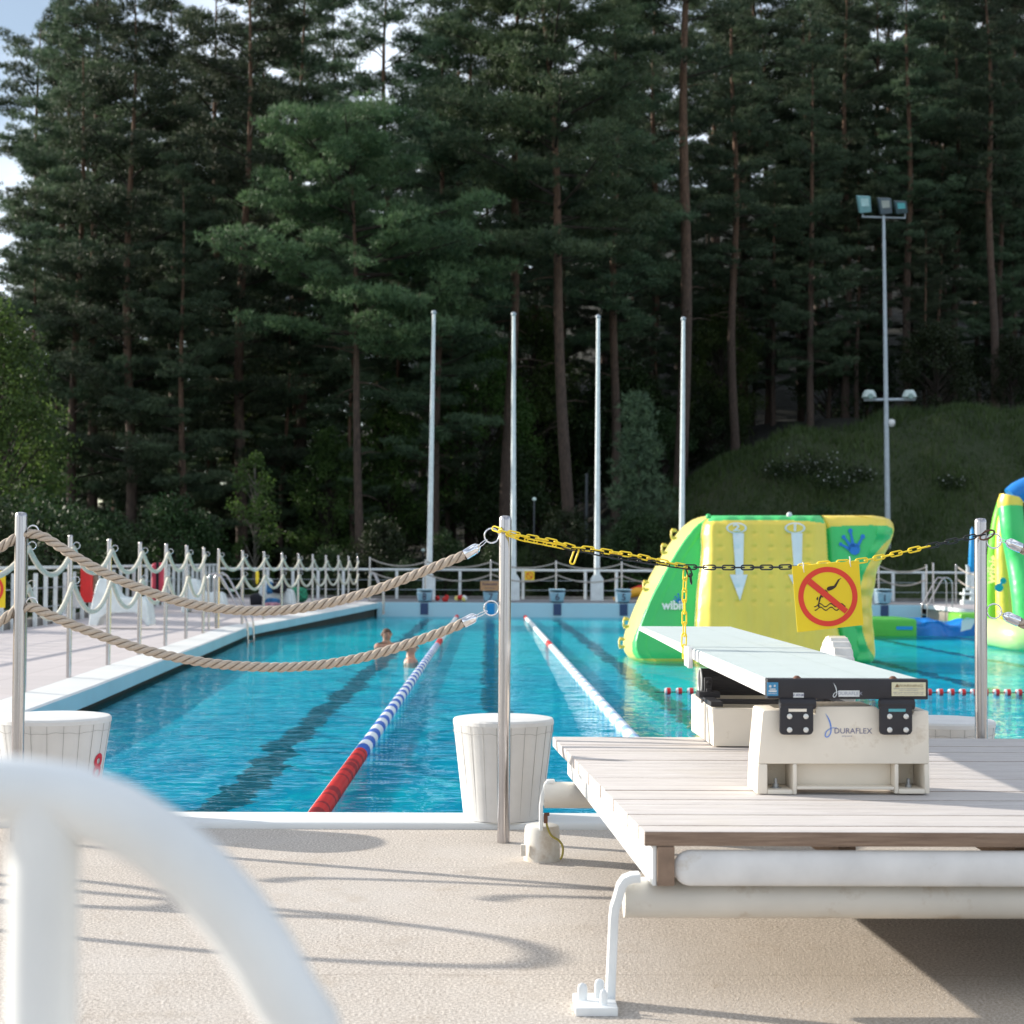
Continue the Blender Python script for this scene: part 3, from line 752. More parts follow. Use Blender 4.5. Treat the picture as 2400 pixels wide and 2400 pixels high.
for x3 in (905, 1340):
    p = Z3(x3, 850, 5.37); m = MB(); m.lathe([(.013, 0), (.012, .004), (.006, .009), (0, .01)], (p.x, 5.375, capz1-.001), 14); m.build('rivet', RUST, sb, smooth=50)
FY = 5.347
def z3rect(m, x0, y0, x1, y1, y, d=.0012, mi=0):
    m.prism([Z3(x0, y0, y), Z3(x0, y1, y), Z3(x1, y1, y), Z3(x1, y0, y)], (0, d, 0), mi)
def tx(txt, x, y, h, yy, mat_i, mbx, sx=1., bold=0.):
    return text_mb(txt, h, tuple(Z3(x, y, yy)), mb=mbx, mi=mat_i, sx=sx, bold=bold)
m = MB(); z3rect(m, 768, 868, 819, 929, FY, mi=0)
for (cx_, cy_, r_) in ((783, 886, 6), (803, 884, 5)):
    c = Z3(cx_, cy_, FY-.0006); m.add([(c.x+r_*.0007*math.cos(a), c.y, c.z+r_*.0007*math.sin(a)) for a in np.linspace(0, 2*PI, 13)[:-1]], [tuple(range(12))], 1)
z3rect(m, 780, 896, 808, 901, FY-.0014, .0004, 1); z3rect(m, 776, 904, 812, 912, FY-.0014, .0004, 1); z3rect(m, 774, 918, 813, 920, FY-.0014, .0004, 1)
m.build('blue_sticker', [STK_BLUE, STK_WHITE], sb)
m = MB(); z3rect(m, 887, 915, 935, 937, FY, mi=0); tx('Z-40NM', 911, 926, .0095, FY-.0008, 1, m, 1.1, .01); m.build('size_sticker', [STK_WHITE, LOGO_GREY], sb)
m = MB(); z3rect(m, 1333, 868, 1487, 930, FY, mi=0)
tx('WARNING', 1418, 884, .0115, FY-.0008, 1, m, 1.45, .0)
c = [Z3(1357, 874, FY-.0008), Z3(1348, 890, FY-.0008), Z3(1366, 890, FY-.0008)]; m.add(c, [(0, 1, 2)], 1)
for yy, w, sx in ((897, 'IMPROPER USE OF THIS SPRINGBOARD CAN', 1.), (904.5, 'RESULT IN SERIOUS INJURY', 1.), (914, 'INSPECT AND MAINTAIN BOARD REGULARLY', 1.), (921.5, 'FOLLOW ALL POSTED POOL SAFETY RULES', 1.)):
    tx(w, 1410, yy, .0042, FY-.0008, 2, m, 1.15)
m.build('warning_label', [STK_WARN, paint('warn_red', (.22, .14, .06), .5, bump=0), LOGO_GREY], sb)
def swoosh(m, x0, y0, s, yy, mi):   # thin curved stroke with a loop
    P = [(0, 0), (14, 22), (24, 48), (28, 74), (26, 96), (16, 112), (6, 116), (0, 108), (4, 92), (16, 80), (34, 72), (58, 70)]
    W = [.5, 3, 4.5, 4.5, 4, 3.5, 3.2, 3.5, 3.2, 2.5, 2, .5]
    C = [Z3(x0+a*s, y0+b*s, yy) for a, b in P]; Q, _ = resample(C, .0012); n = len(Q)
    vs = []; 
    for i, q in enumerate(Q):
        w = np.interp(i/(n-1)*(len(W)-1), range(len(W)), W)*.00035*s*1.6
        d = (Q[min(n-1, i+1)]-Q[max(0, i-1)]).normalized(); nn = Vector((-d.z, 0, d.x)); vs += [q-nn*w, q+nn*w]
    m.add(vs, [(2*i, 2*i+1, 2*i+3, 2*i+2) for i in range(n-1)], mi)
m = MB(); z3rect(m, 1092, 905, 1187, 933, FY, mi=0); tx('DURAFLEX', 1144, 919, .0155, FY-.0008, 1, m, 1.05, .0)
swoosh(m, 1068, 870, .56, FY-.001, 2); m.build('maker_label', [STK_WHITE, paint('faint_print', (.35, .37, .45), .5, bump=0), paint('white_swoosh', (.75, .8, .82), .5, bump=0)], sb)

# hinges
for k_, (x0, x1) in enumerate(((826, 993), (1279, 1441))):
    m = MB(); yy = 5.335
    a = Z3(x0+2, 944, yy); b = Z3(x1, 975, yy)
    m.lathe([(.0165, 0), (.018, .003), (.018, b.x-a.x-.003), (.0165, b.x-a.x)], (a.x, 5.352, Z3(0, 962, yy).z), 18, axis='x')
    pl = [(x0+10, 965), (x1-14, 965), (x1-14, 1088), (x1-22, 1102), (x1-34, 1106), (x0+20, 1106), (x0+6, 1102), (x0, 1090), (x0, 985)]
    m.prism([Z3(x, y, yy) for x, y in pl][::-1], (0, .014, 0))
    m.build('hinge', BLACKM, sb, bevel=.003, smooth=40)
    m = MB(); z3rect(m, x0+40, 988, x1-45, 1001, yy-.0012, .001); m.build('hinge_slot', CREAM if k_ == 0 else paint('slot_teal', (.1, .4, .45), .4), sb)
    for bx in (x0+44, x0+118):
        for by in (1022, 1083):
            p = Z3(bx, by, yy-.001); m = MB(); m.lathe([(.0088, 0), (.0088, -.004), (.006, -.0065), (0, -.007)], (p.x, p.y, p.z), 8, axis='y'); m.build('bolt', BOLT, sb, smooth=40)
# rear anchor casting (front panel, pockets)
A = lambda x, y, d=5.37: Vector(at(1600+x*.31056, 1500+y*.31056, d))
zb = PZ+.001; zt = A(0, 502).z
AX0, AX1 = A(565, 1165).x, A(1862, 1165).x; TX0, TX1 = A(602, 535).x, A(1855, 540).x
zs = A(0, 532).z; zo = A(0, 942).z
m = MB()
m.prism([A(568, 935), A(604, 545), A(612, 532), A(735, 530), A(745, 560), A(1000, 560), A(1012, 502), A(1440, 500), A(1468, 510), A(1490, 540), A(1500, 560), A(1740, 560), A(1745, 533), A(1850, 533), A(1857, 545), A(1862, 935)][::-1], (0, .2, 0))
# below the panel: outer ends, dividers, back panels, bottom lips
def ab(x0, y0, x1, y1, d0, d1):
    a, b = A(x0, y0), A(x1, y1); m.box(((a.x+b.x)/2, 5.37+(d0+d1)/2, (a.z+b.z)/2), (abs(b.x-a.x), d1-d0, abs(a.z-b.z)))
m.prism([A(568, 936), A(561, 1163), A(640, 1163), A(640, 936)], (0, .2, 0))
m.prism([A(1822, 936), A(1830, 1160), A(1866, 1160), A(1863, 936)], (0, .2, 0))
ab(832, 936, 862, 1165, -.001, .2); ab(1600, 936, 1630, 1160, -.001, .2)
ab(640, 936, 832, 1130, .13, .15); ab(1630, 936, 1822, 1125, .13, .15); ab(862, 936, 1600, 1112, .05, .08)
ab(640, 1130, 832, 1166, -.001, .15); ab(1630, 1125, 1830, 1162, -.001, .15); ab(862, 1105, 1600, 1132, .0, .08)
m.build('anchor', CREAM, sb, bevel=.004, smooth=40)
for bx in (722, 1733):
    m = MB(); p = A(bx, 1128); m.lathe([(.019, .0), (.019, .003), (.0105, .003), (.0105, .014), (.006, .014), (.006, .032), (0, .033)], (p.x, 5.42, A(0, 1130).z), 12)
    m.build('anchor_bolt', paint('zinc', (.4, .42, .44), .4, .8), sb, smooth=40)
m = MB(); swoosh(m, 1032, 1008, .93, 5.3685, 0); tx('DURAFLEX', 1158, 1089, .0245, 5.3685, 1, m, 1.02, .0); tx('spring boards', 1130, 1111, .006, 5.3685, 1, m, 1., 0)
m.build('maker_logo', [LOGO_BLUE, LOGO_GREY], sb)
# front fulcrum box (open top)
fbx0 = at(1672, 1749, 6.78)[0]; fbx1 = at(2005, 1749, 6.78)[0]; fbl = at(1620, 1712, 7.42)[0]
fz0 = PZ+.002; fz1 = at(1672, 1661, 6.78)[2]; fy0, fy1 = 6.78, 7.42; dx = fbl-fbx0
outer = [(fbx0, fy0), (fbx1, fy0), (fbx1+dx, fy1), (fbl, fy1)]; inn = [(fbx0+.02, fy0+.05), (fbx1-.02, fy0+.05), (fbx1+dx-.02, fy1-.03), (fbl+.02, fy1-.03)]
m = MB()
vs = [(x, y, fz0) for x, y in outer]+[(x, y, fz1+(.012 if y > 7 else 0)) for x, y in outer]+[(x, y, fz1+(.012 if y > 7 else 0)) for x, y in inn]+[(x, y, fz0+.03) for x, y in inn]
m.add(vs, [(0, 1, 5, 4), (1, 2, 6, 5), (2, 3, 7, 6), (3, 0, 4, 7), (4, 5, 9, 8), (5, 6, 10, 9), (6, 7, 11, 10), (7, 4, 8, 11), (8, 9, 13, 12), (9, 10, 14, 13), (10, 11, 15, 14), (11, 8, 12, 15), (12, 13, 14, 15), (3, 2, 1, 0)])
m.build('fulcrum_box', CREAM, sb, bevel=.006, smooth=40)
m = MB(); m.box(((fbx0+fbx1)/2+dx*.6, 7.1, fz1+.004), (fbx1-fbx0+.0, .05, .018)); m.box((fbx0+.03+dx*.55, 7.1, fz1+.012), (.05, .5, .02)); m.box((fbx1-.03+dx*.55, 7.1, fz1+.012), (.05, .5, .02))
m.build('track', BLACKM, sb, bevel=.003)
rc = Vector(at(1641, 1597.7, 7.28)); rz_ = rc.z; wx0 = at(1941, 1540, 7.28)[0]
m = MB(); prof = []; x_ = 0.
Lr = wx0-rc.x
m.lathe([(.045, 0), (.057, 0), (.057, Lr), (.045, Lr)], (rc.x, 7.28, rz_), 40, axis='x')
m.build('roller', paint('black_ribbed_roller', (.035, .03, .035), .55, bump=0), sb, smooth=30)
m = MB()
for a in np.linspace(0, 2*PI, 41)[:-1]:
    m.box((rc.x+Lr/2, 7.28+.0565*math.cos(a), rz_+.0565*math.sin(a)), (Lr-.01, .003, .003))
m.build('roller_ribs', BLACKR, sb)
m = MB(); m.tube([(rc.x, 7.28+.057*math.cos(a), rz_+.057*math.sin(a)) for a in np.linspace(0, 2*PI, 30)[:-1]], .004, 8, closed=True); m.build('roller_rim', STK_WHITE, sb, smooth=60)
for bx in (1660, 1985):
    p = Vector(at(bx, 1600, 7.16)); m = MB(); m.box((p.x, 7.17, rz_-.05), (.032, .03, .15)); m.box((p.x, 7.16, rz_-.03), (.02, .05, .02)); m.lathe([(.009, 0), (.009, -.01), (0, -.012)], (p.x, 7.155, rz_+.005), 10, axis='y'); m.box((p.x, 7.16, fz1+.03), (.09, .09, .025))
    m.build('roller_bracket', BLACKM, sb, bevel=.003, smooth=40)
# serrated foot wheel
m = MB(); nt = 26; wz = rz_; Rw = .2; wy = 7.32; wl = .09
vs = []; n_ = nt*6
for xx, k_ in ((0, .93), (.008, 1.), (wl-.008, 1.), (wl, .93)):
    for j in range(n_):
        a = 2*PI*j/n_; r_ = Rw*k_*(1-.055*(.5+.5*math.cos(a*nt))**2); vs.append((wx0+xx, wy+r_*math.cos(a), wz+r_*math.sin(a)))
fs = [(i*n_+j, i*n_+(j+1) % n_, (i+1)*n_+(j+1) % n_, (i+1)*n_+j) for i in range(3) for j in range(n_)]+[tuple(range(n_)), tuple(3*n_+j for j in range(n_))]
m.add(vs, fs); m.build('foot_wheel', paint('white_wheel', (.72, .7, .66), .6, var=.15, vs=20), sb, smooth=35)

# ------------------------------------------------------------------ timber platform
pf = thing('diving_platform', 'low weathered timber platform on white pipe frame carrying the springboard', 'platform', (1.6, 5.9, 0))
pL0 = gz(1509, 1945, PZ)[0]; pL1 = gz(1294, 1723, PZ)[0]; py0 = 4.62; py1 = 7.17; pR0 = 3.2; pR1 = 2.6+.2
m = MB(); npl = 24; w_ = (py1-py0)/npl
for i in range(npl):
    y0 = py0+i*w_; y1 = y0+w_-.0028; f = (i+.5)/npl
    x0 = pL0*(1-f)+pL1*f+random.uniform(-.0015, .0015); x1 = 3.0
    if i == 0: x0 = pL0
    z0 = PZ-.042; z1 = PZ-random.uniform(0, .0025)
    x1 = float(np.interp(y0, [py0, 6.1, py1], [3.1, 2.55, 2.02]))+.35
    xe = lambda y: pL0+(pL1-pL0)*(y-py0)/(py1-py0)+(x0-pL0*(1-f)-pL1*f if i else 0)
    m.add([(xe(y0), y0, z0), (x1, y0, z0), (x1, y1, z0), (xe(y1), y1, z0), (xe(y0), y0, z1), (x1, y0, z1), (x1, y1, z1), (xe(y1), y1, z1)], [(0,3,2,1),(4,5,6,7),(0,1,5,4),(1,2,6,5),(2,3,7,6),(3,0,4,7)])
m.build('plank_deck', PLANK, pf, bevel=.0035, smooth=40)
def beam(name, xa, xb, ya, yb, z0, z1, w, mat):
    m = MB(); m.add([(xa, ya, z0), (xa+w, ya, z0), (xa+w, ya, z1), (xa, ya, z1), (xb, yb, z0), (xb+w, yb, z0), (xb+w, yb, z1), (xb, yb, z1)],
        [(0, 1, 2, 3), (4, 7, 6, 5), (0, 4, 5, 1), (1, 5, 6, 2), (2, 6, 7, 3), (3, 7, 4, 0)])
    return m.build(name, mat, pf, bevel=.003)
sx0 = at(1533, 2070, 4.62)[0]; zlow = at(1533, 2078, 4.62)[2]
beam('side_beam', sx0-.004, pL1+.06, 4.63, 7.1, zlow, PZ-.043, .012, WHITE_PLAIN)
beam('joist', sx0+.009, pL1+.075, 4.622, 7.11, zlow+.001, PZ-.044, .048, JOIST)
for jx in (1.0, 1.5, 2.0, 2.5): beam('joist', jx, jx-.06, 4.75, 6.95, zlow+.03, PZ-.044, .05, JOIST)
# capsule-ended front bar
cz = (at(1600, 1992, 4.64)[2]+at(1600, 2077, 4.64)[2])/2; cr = (at(1600, 1992, 4.64)[2]-at(1600, 2077, 4.64)[2])/2
cx0 = at(1577, 2034, 4.64)[0]
m = MB(); m.tube([(cx0+cr*(1-math.cos(a)), 4.645, cz) for a in np.linspace(0.05, PI/2, 8)]+[(3.3, 4.645, cz)], [cr*math.sin(a) for a in np.linspace(0.05, PI/2, 8)]+[cr], 28, flat=(1, .35))
m.build('front_bar', WHITE, pf, smooth=50)
def pipe(y, zc, r, xl, leg_u=None):
    m = MB(); m.tube([(xl, y, zc), (3.4, y, zc)], r, 30); m.build('pipe', PIPE, pf, smooth=50)
xp = at(1462, 2100, 4.74)[0]; pipe(4.74, .274, .056, xp)
xp2 = at(1275, 1860, 6.84)[0]; pipe(6.84, .276, .053, xp2)
def strapleg(pts, w, th):
    m = MB(); vs = []; n = len(pts)
    for i, (x, y, z) in enumerate(pts):
        a = pts[max(0, i-1)]; b = pts[min(n-1, i+1)]; d = Vector((b[0]-a[0], 0, b[2]-a[2])).normalized(); nn = Vector((-d.z, 0, d.x))*th/2
        vs += [(x-nn.x, y-w/2, z-nn.z), (x+nn.x, y-w/2, z+nn.z), (x+nn.x, y+w/2, z+nn.z), (x-nn.x, y+w/2, z-nn.z)]
    fs = [(i*4+j, i*4+(j+1) % 4, (i+1)*4+(j+1) % 4, (i+1)*4+j) for i in range(n-1) for j in range(4)]+[(0, 1, 2, 3), tuple((n-1)*4+j for j in range(4))]
    m.add(vs, fs); return m
P_ = [at(u, v, 4.66) for u, v in ((1500, 2055), (1480, 2056), (1465, 2062), (1456, 2075), (1448, 2105), (1441, 2125), (1438, 2150), (1436, 2200), (1432, 2290), (1430, 2362))]
strapleg([tuple(p) for p in P_], .06, .024).build('leg', WHITE_PLAIN, pf, bevel=.004, smooth=40)
fp = gz(1395, 2362, 0)
m = MB(); x0 = gz(1345, 2362)[0]; x1 = gz(1442, 2362)[0]; m.box(((x0+x1)/2, 4.6, .012), (x1-x0, .16, .022))
for (u, v0, v1, dy, w) in ((1365, 2345, 2304, .0, .027), (1405, 2340, 2294, .03, .027), (1415, 2350, 2318, -.05, .02)):
    p = at(u, v0, 4.6+dy); q = at(u, v1, 4.6+dy); m.tube([(p[0], 4.6+dy, .01), (p[0], 4.6+dy, q[2]-.012), (p[0], 4.6+dy, q[2]-.004), (p[0], 4.6+dy, q[2])], [w/2, w/2, w*.4, w*.15], 12, flat=(1, .5))
m.build('foot_bracket', WHITE_PLAIN, pf, bevel=.003, smooth=40)
P_ = [at(u, v, 6.84) for u, v in ((1300, 1831), (1284, 1831), (1278, 1840), (1271, 1868), (1268, 1890), (1268, 1945))]
strapleg([tuple(p) for p in P_], .05, .015).build('leg', WHITE_PLAIN, pf, bevel=.003, smooth=40)
bc = gz(1270, 2015, 0)
m = MB(); m.lathe([(.074, -.01), (.075, .02), (.071, .13), (.066, .142), (.05, .147), (0, .148)], (bc[0], 6.92, 0), 28); m.box((bc[0]-.078, 6.86, .05), (.02, .03, .045))
m.build('footing', PIPE, pf, smooth=40)
m = MB(); q = [at(u, v, 6.82) for u, v in ((1280, 1912), (1282, 1935), (1292, 1958), (1310, 1970), (1319, 1985), (1318, 2005), (1313, 2014))]
C, _ = resample([Vector(p) for p in q], .01); m.tube(C, .0045, 8); m.build('cable', CABLE, pf, smooth=60)
m = MB(); p = at(1279, 1920, 6.82); m.box(p, (.016, .02, .03)); m.box((p[0]+.004, p[1], p[2]+.02), (.022, .014, .012)); m.build('clamp', RUST, pf, bevel=.002)

# ------------------------------------------------------------------ starting tubs at the near edge
def tub(cx, cy, rt, rb, zt_, label, digit=None, da=0.):
    t = thing('starting_tub', label, 'starting block', (cx, cy, .03), 'round white starting tubs at the near edge')
    m = MB(); ns = 22; n = ns*6; prof = [(rb, .032), (rt*.985, zt_-.035), (rt, zt_-.028), (rt, zt_-.012), (rt*.975, zt_-.003), (rt*.9, zt_)]
    vs = []
    for (r, z) in prof:
        for j in range(n):
            g_ = .993 if (j % 6 == 0) else 1.
            a = 2*PI*j/n; vs.append((cx+r*g_*math.cos(a), cy+r*g_*math.sin(a), z))
    fs = [(i*n+j, i*n+(j+1) % n, (i+1)*n+(j+1) % n, (i+1)*n+j) for i in range(len(prof)-1) for j in range(n)]+[tuple(range(n-1, -1, -1)), tuple((len(prof)-1)*n+j for j in range(n))]
    m.add(vs, fs); m.build('staved_body', CONC_TUB, t, smooth=25)
    m = MB()
    for j in range(ns):
        a = 2*PI*j/ns; 
        m.tube([(cx+(rb+.0)*.9935*math.cos(a), cy+rb*.9935*math.sin(a), .04), (cx+rt*.9935*math.cos(a), cy+rt*.9935*math.sin(a), zt_-.03)], .001, 4)
    m.build('stave_gaps', paint('dark_gap', (.42, .41, .39), .9), t)
    m = MB(); m.tube([(cx+(rt*.992)*math.cos(a), cy+(rt*.992)*math.sin(a), zt_-.062+.003*math.sin(a*9)+.002*math.sin(a*23)) for a in np.linspace(0, 2*PI, 90)[:-1]], .0009, 4, closed=True); m.build('rim_crack', MATS['dark_gap'], t)
    if digit:
        def mp(p):
            a = da+(p.x)/rt; z = p.z; r = np.interp(z, [.03, zt_], [rb, rt])+.003; return Vector((cx+r*math.cos(a), cy+r*math.sin(a), z))
        m = text_mb(digit, .17, (0, 0, .26), mapf=mp, bold=.02); m.build('number', REDNUM, t)
    return t
tub(at(1180, 1690, 7.88)[0], 7.88, .236, .183, .498, 'white staved tub starting block behind the middle near post')
tub(at(125, 1690, 7.88)[0], 7.88, .265, .2, .498, 'white staved tub starting block with red 8 behind the left near post', '8', -.3)
tub(at(2212, 1690, 7.88)[0], 7.88, .236, .183, .498, 'white staved tub starting block behind the right near post')

# ------------------------------------------------------------------ lane ropes
def lane_rope(x0, x1, y0, y1, label, bands, mats):
    m = MB(); n = int((y1-y0)/.03); 
    P = []; R_ = []
    for i in range(n+1):
        y = y0+(y1-y0)*i/n; x = x0+(x1-x0)*(y-y0)/(y1-y0)
        P.append((x, y, WZ+.012)); R_.append((.056 if i % 2 else .036) if y < 13 else (.054 if i % 2 else .043))
    k = 14; vs = []
    for (p, r) in zip(P, R_):
        for j in range(k): a = 2*PI*j/k; vs.append((p[0]+r*math.cos(a), p[1], p[2]+r*math.sin(a)))
    fs = []; mi = []
    o = len(m.v)
    for i in range(n):
        for j in range(k): fs.append((i*k+j, i*k+(j+1) % k, (i+1)*k+(j+1) % k, (i+1)*k+j)); mi.append(bands((P[i][1]+P[i+1][1])/2))
    m.add(vs, fs); m.mi = mi
    return tag(m.build('lane_rope', mats, smooth=25), label, 'lane rope', 'floating lane ropes')
FR = paint('float_red', (.62, .02, .015), .4); FB = paint('float_blue', (.02, .12, .5), .4); FWh = paint('float_white', (.8, .82, .82), .4); FLB = paint('float_pale_blue', (.3, .5, .72), .4)
def b1(y):
    if y < 12.4: return 3 if (math.sin(int(y/.09)*12.9898)*43758.5) % 1 < .33 else 0
    if 29.6 < y < 31.6: return 0
    if y > 45: return 0
    if y > 31.6: return 1
    return 2 if (y % .62) < .30 else 1
def b2(y):
    if y < 12.4: return 0
    if 29.3 < y < 30.8: return 0
    if y > 45: return 0
    if y > 30.8: return 1
    return 2 if (y % .7) < .26 else 1
lane_rope(-.935, -.80, 8.06, 46.8, 'left floating lane rope with red near end and blue and white discs', b1, [FR, FWh, FB, paint('float_dark_red', (.3, .008, .01), .4)])
lane_rope(1.215, 1.10, 8.06, 46.8, 'floating lane rope of white and pale blue discs running to block 6', b2, [FR, FWh, FLB])
t = thing('float_line', 'red and white float line crossing the pool behind the springboard', 'float line', tuple(gz(1990, 1622, WZ)))
a = gz(1565, 1620, WZ+.03); b = gz(2520, 1624, WZ+.03)
m = MB(); m.tube([a-np.array([.15, 0, .01]), b], .006, 6); m.build('cord', BLACKR, t)
nfl = 37
for i in range(nfl):
    p = a+(b-a)*i/(nfl-1); m = MB(); m.lathe([(.02, -.034), (.036, -.03), (.04, -.012), (.04, .03), (.02, .034)], p, 10, axis='x')
    for q in range(len(m.f)): m.mi[q] = 1 if q < 20 else 0
    m.build('float', [RED, FWh], t, smooth=40)

# ------------------------------------------------------------------ far end: blocks, plates, railing, flagpoles
def block(u, num, lab, wall=NAVY):
    y = 47.1; c = at(u, 1400, y); x = c[0]
    t = thing('starting_block', lab, 'starting block', (x, y, .2), 'pale blue numbered starting blocks at the far end')
    zt_ = at(u, 1385, 47)[2]
    m = MB(); m.add([(x-.165, y-.1, .24), (x+.165, y-.1, .24), (x+.2, y+.45, .2), (x-.2, y+.45, .2), (x-.215, y-.16, zt_-.05), (x+.215, y-.16, zt_-.05), (x+.215, y+.45, zt_+.06), (x-.215, y+.45, zt_+.06)],
        [(0, 1, 2, 3), (4, 7, 6, 5), (0, 4, 5, 1), (1, 5, 6, 2), (2, 6, 7, 3), (3, 7, 4, 0)]); m.build('body', BLOCKB, t, bevel=.02, smooth=40)
    m = MB(); m.box((x, y+.14, zt_+.035), (.45, .64, .03)); m.build('top_plate', paint('block_top', (.5, .66, .74), .6), t, bevel=.008)
    m = text_mb(num, .27, (x, y-.168, .2+(zt_-.2)*.47), bold=.012, sx=.95); 
    for i_, p in enumerate(m.v): m.v[i_] = (p[0], y-.108-.06*(p[2]-.24)/(zt_-.29)-.01, p[2])
    m.build('number', NUMB, t)
    m = MB(); m.box((x, 46.99, .02), (.22, .02, .33)); m.build('wall_plate', wall, t)
    return t
for u, n_, w_ in ((995, '8', 'leftmost, red discs lying beside it'), (1150, '7', 'partly behind the middle near post, orange notice on top'), (1306, '6', 'between two lane ropes'), (1461, '5', 'beside the orange inflatable slide'), (1614, '4', 'hidden behind the inflatable wall'), (1767, '3', 'hidden behind the inflatable wall'), (1920, '2', 'hidden behind the inflatable wall'), (2071, '1', 'right of the inflatable wall')):
    if n_ in '432': continue
    block(u, n_, f'pale blue starting block number {n_}, {w_}', BRBLUE if n_ == '7' else NAVY)
p = at(1148, 1373, 46.9)
t = thing('notice', 'orange notice board standing on starting block 7', 'notice', (p[0], 46.9, p[2]-.13))
m = MB(); m.box((p[0], 46.9, p[2]), (.53, .015, .27)); m.build('panel', ORSIGN, t)
m = text_mb('Kuntouinti', .1, (p[0], 46.885, p[2]+.05), bold=.02, sx=.95); text_mb('(50 metri\u00e4)', .06, (p[0], 46.885, p[2]-.06), mb=m); m.build('lettering', NUMB, t)
# white drain spots on the end wall
m = MB()
# flagpoles
for k_, (ub, ut, vt, w_) in enumerate(((1005, 1017, 733, 'first white flagpole from the left'), (1203, 1204, 737, 'second white flagpole, just right of the middle near post'), (1399, 1402, 743, 'third white flagpole from the left'), (1597, 1602, 748, 'fourth white flagpole, rising behind the inflatable wall'))):
    y = 50.6; b = at(ub, 1410, y); tp = at(ut, vt, y)
    t = thing('flagpole', w_, 'flagpole', (b[0], y, .2), 'white flagpoles behind the far end')
    m = MB(); P = [Vector((b[0], y, .3)).lerp(Vector((tp[0], y, tp[2])), s) for s in np.linspace(0, 1, 9)]
    m.tube(P, list(np.linspace(.092, .05, 9)), 16); m.build('pole', POLEW, t, smooth=50)
    m = MB(); m.lathe([(.05, -.04), (.075, -.02), (.08, .02), (.04, .07), (0, .08)], (tp[0], y, tp[2]), 14); m.build('finial', GREYP, t, smooth=60)
    m = MB(); m.prism([(b[0]-.19, y-.1, .2), (b[0]+.19, y-.1, .2), (b[0]+.19, y-.1, .85), (b[0]+.1, y-.1, .98), (b[0]-.1, y-.1, .98), (b[0]-.19, y-.1, .85)], (0, .02, 0))
    m.prism([(b[0]-.19, y+.1, .2), (b[0]+.19, y+.1, .2), (b[0]+.19, y+.1, .85), (b[0]+.1, y+.1, .98), (b[0]-.1, y+.1, .98), (b[0]-.19, y+.1, .85)], (0, .02, 0)); m.build('base_bracket', POLEW, t, bevel=.005)
# railings
def railing(name, lab, pts, posts, wires, ztop, zb_, pw=.05, top=.05):
    t = thing(name, lab, 'railing', (posts[len(posts)//2][0], posts[len(posts)//2][1], zb_(posts[len(posts)//2][1])))
    m = MB()
    for a, b in zip(pts, pts[1:]): 
        d = math.atan2(b[1]-a[1], b[0]-a[0]); L = math.hypot(b[0]-a[0], b[1]-a[1]); za = (ztop(a[1])+ztop(b[1]))/2
        m.tube([(a[0], a[1], ztop(a[1])), (b[0], b[1], ztop(b[1]))], top/2, 10)
    m.build('top_rail', RAILW, t, smooth=50)
    for (x, y) in posts[:100]:
        q = MB(); q.box((x, y, (zb_(y)+ztop(y))/2-.02), (pw, pw, ztop(y)-zb_(y)-.03)); q.build('post', RAILW, t)
    for h in wires:
        q = MB()
        for a, b in zip(pts, pts[1:]): q.tube([(a[0], a[1], ztop(a[1])-h), (b[0], b[1], ztop(b[1])-h)], .008, 6)
        q.build('wire', GREYP, t)
    return t
RX = -8.3
railing('railing', 'white baluster railing along the left edge of the pool deck', [(RX, 14), (RX, 52.2)], [(RX, y) for y in np.arange(14.5, 52, .72)], (.38, .74), lambda y: deck_z(y)+1.02, lambda y: deck_z(y)-.05, .065, .06)
fx = [at(u, 1400, 51.5)[0] for u in (560, 620, 680, 740, 800, 927, 1077, 1227, 1375, 1449, 1600, 1750, 1900, 2050, 2106, 2178, 2299, 2420)]
railing('railing', 'white railing with wires behind the flagpoles at the far end', [(RX, 52.2), (14, 52.2), (30, 52.2)], [(x, 52.2) for x in fx], (.32, .62), lambda y: 1.1, lambda y: .15, .085, .075)
# small prohibited sign on the back railing
p = at(1241, 1349, 51.9); t = thing('warning_sign', 'small yellow no-entry sign hung on the far railing', 'sign', (p[0], p[1], p[2]-.14))
m = MB(); m.box(p, (.3, .01, .28)); m.build('panel', SIGNY, t)
m = MB(); v, f = ringpoly((p[0], 0, p[2]), .11, .085, p[1]-.01, 24); m.add(v, f); m.add([(p[0]-.08, p[1]-.011, p[2]+.06), (p[0]-.06, p[1]-.011, p[2]+.08), (p[0]+.08, p[1]-.011, p[2]-.06), (p[0]+.06, p[1]-.011, p[2]-.08)], [(0, 1, 2, 3)]); m.build('prohibition_ring', SIGNR, t)
# yellow sign at the left edge
p = at(-28, 1381, 14.6); t = thing('warning_sign', 'yellow sign with red ring cut by the left edge of the photo', 'sign', (p[0], p[1], p[2]-.16))
m = MB(); m.box(p, (.3, .006, .32)); m.build('panel', SIGNY, t)
m = MB(); v, f = ringpoly((p[0], 0, p[2]), .135, .11, p[1]-.006, 40); m.add(v, f); m.build('prohibition_ring', SIGNR, t)

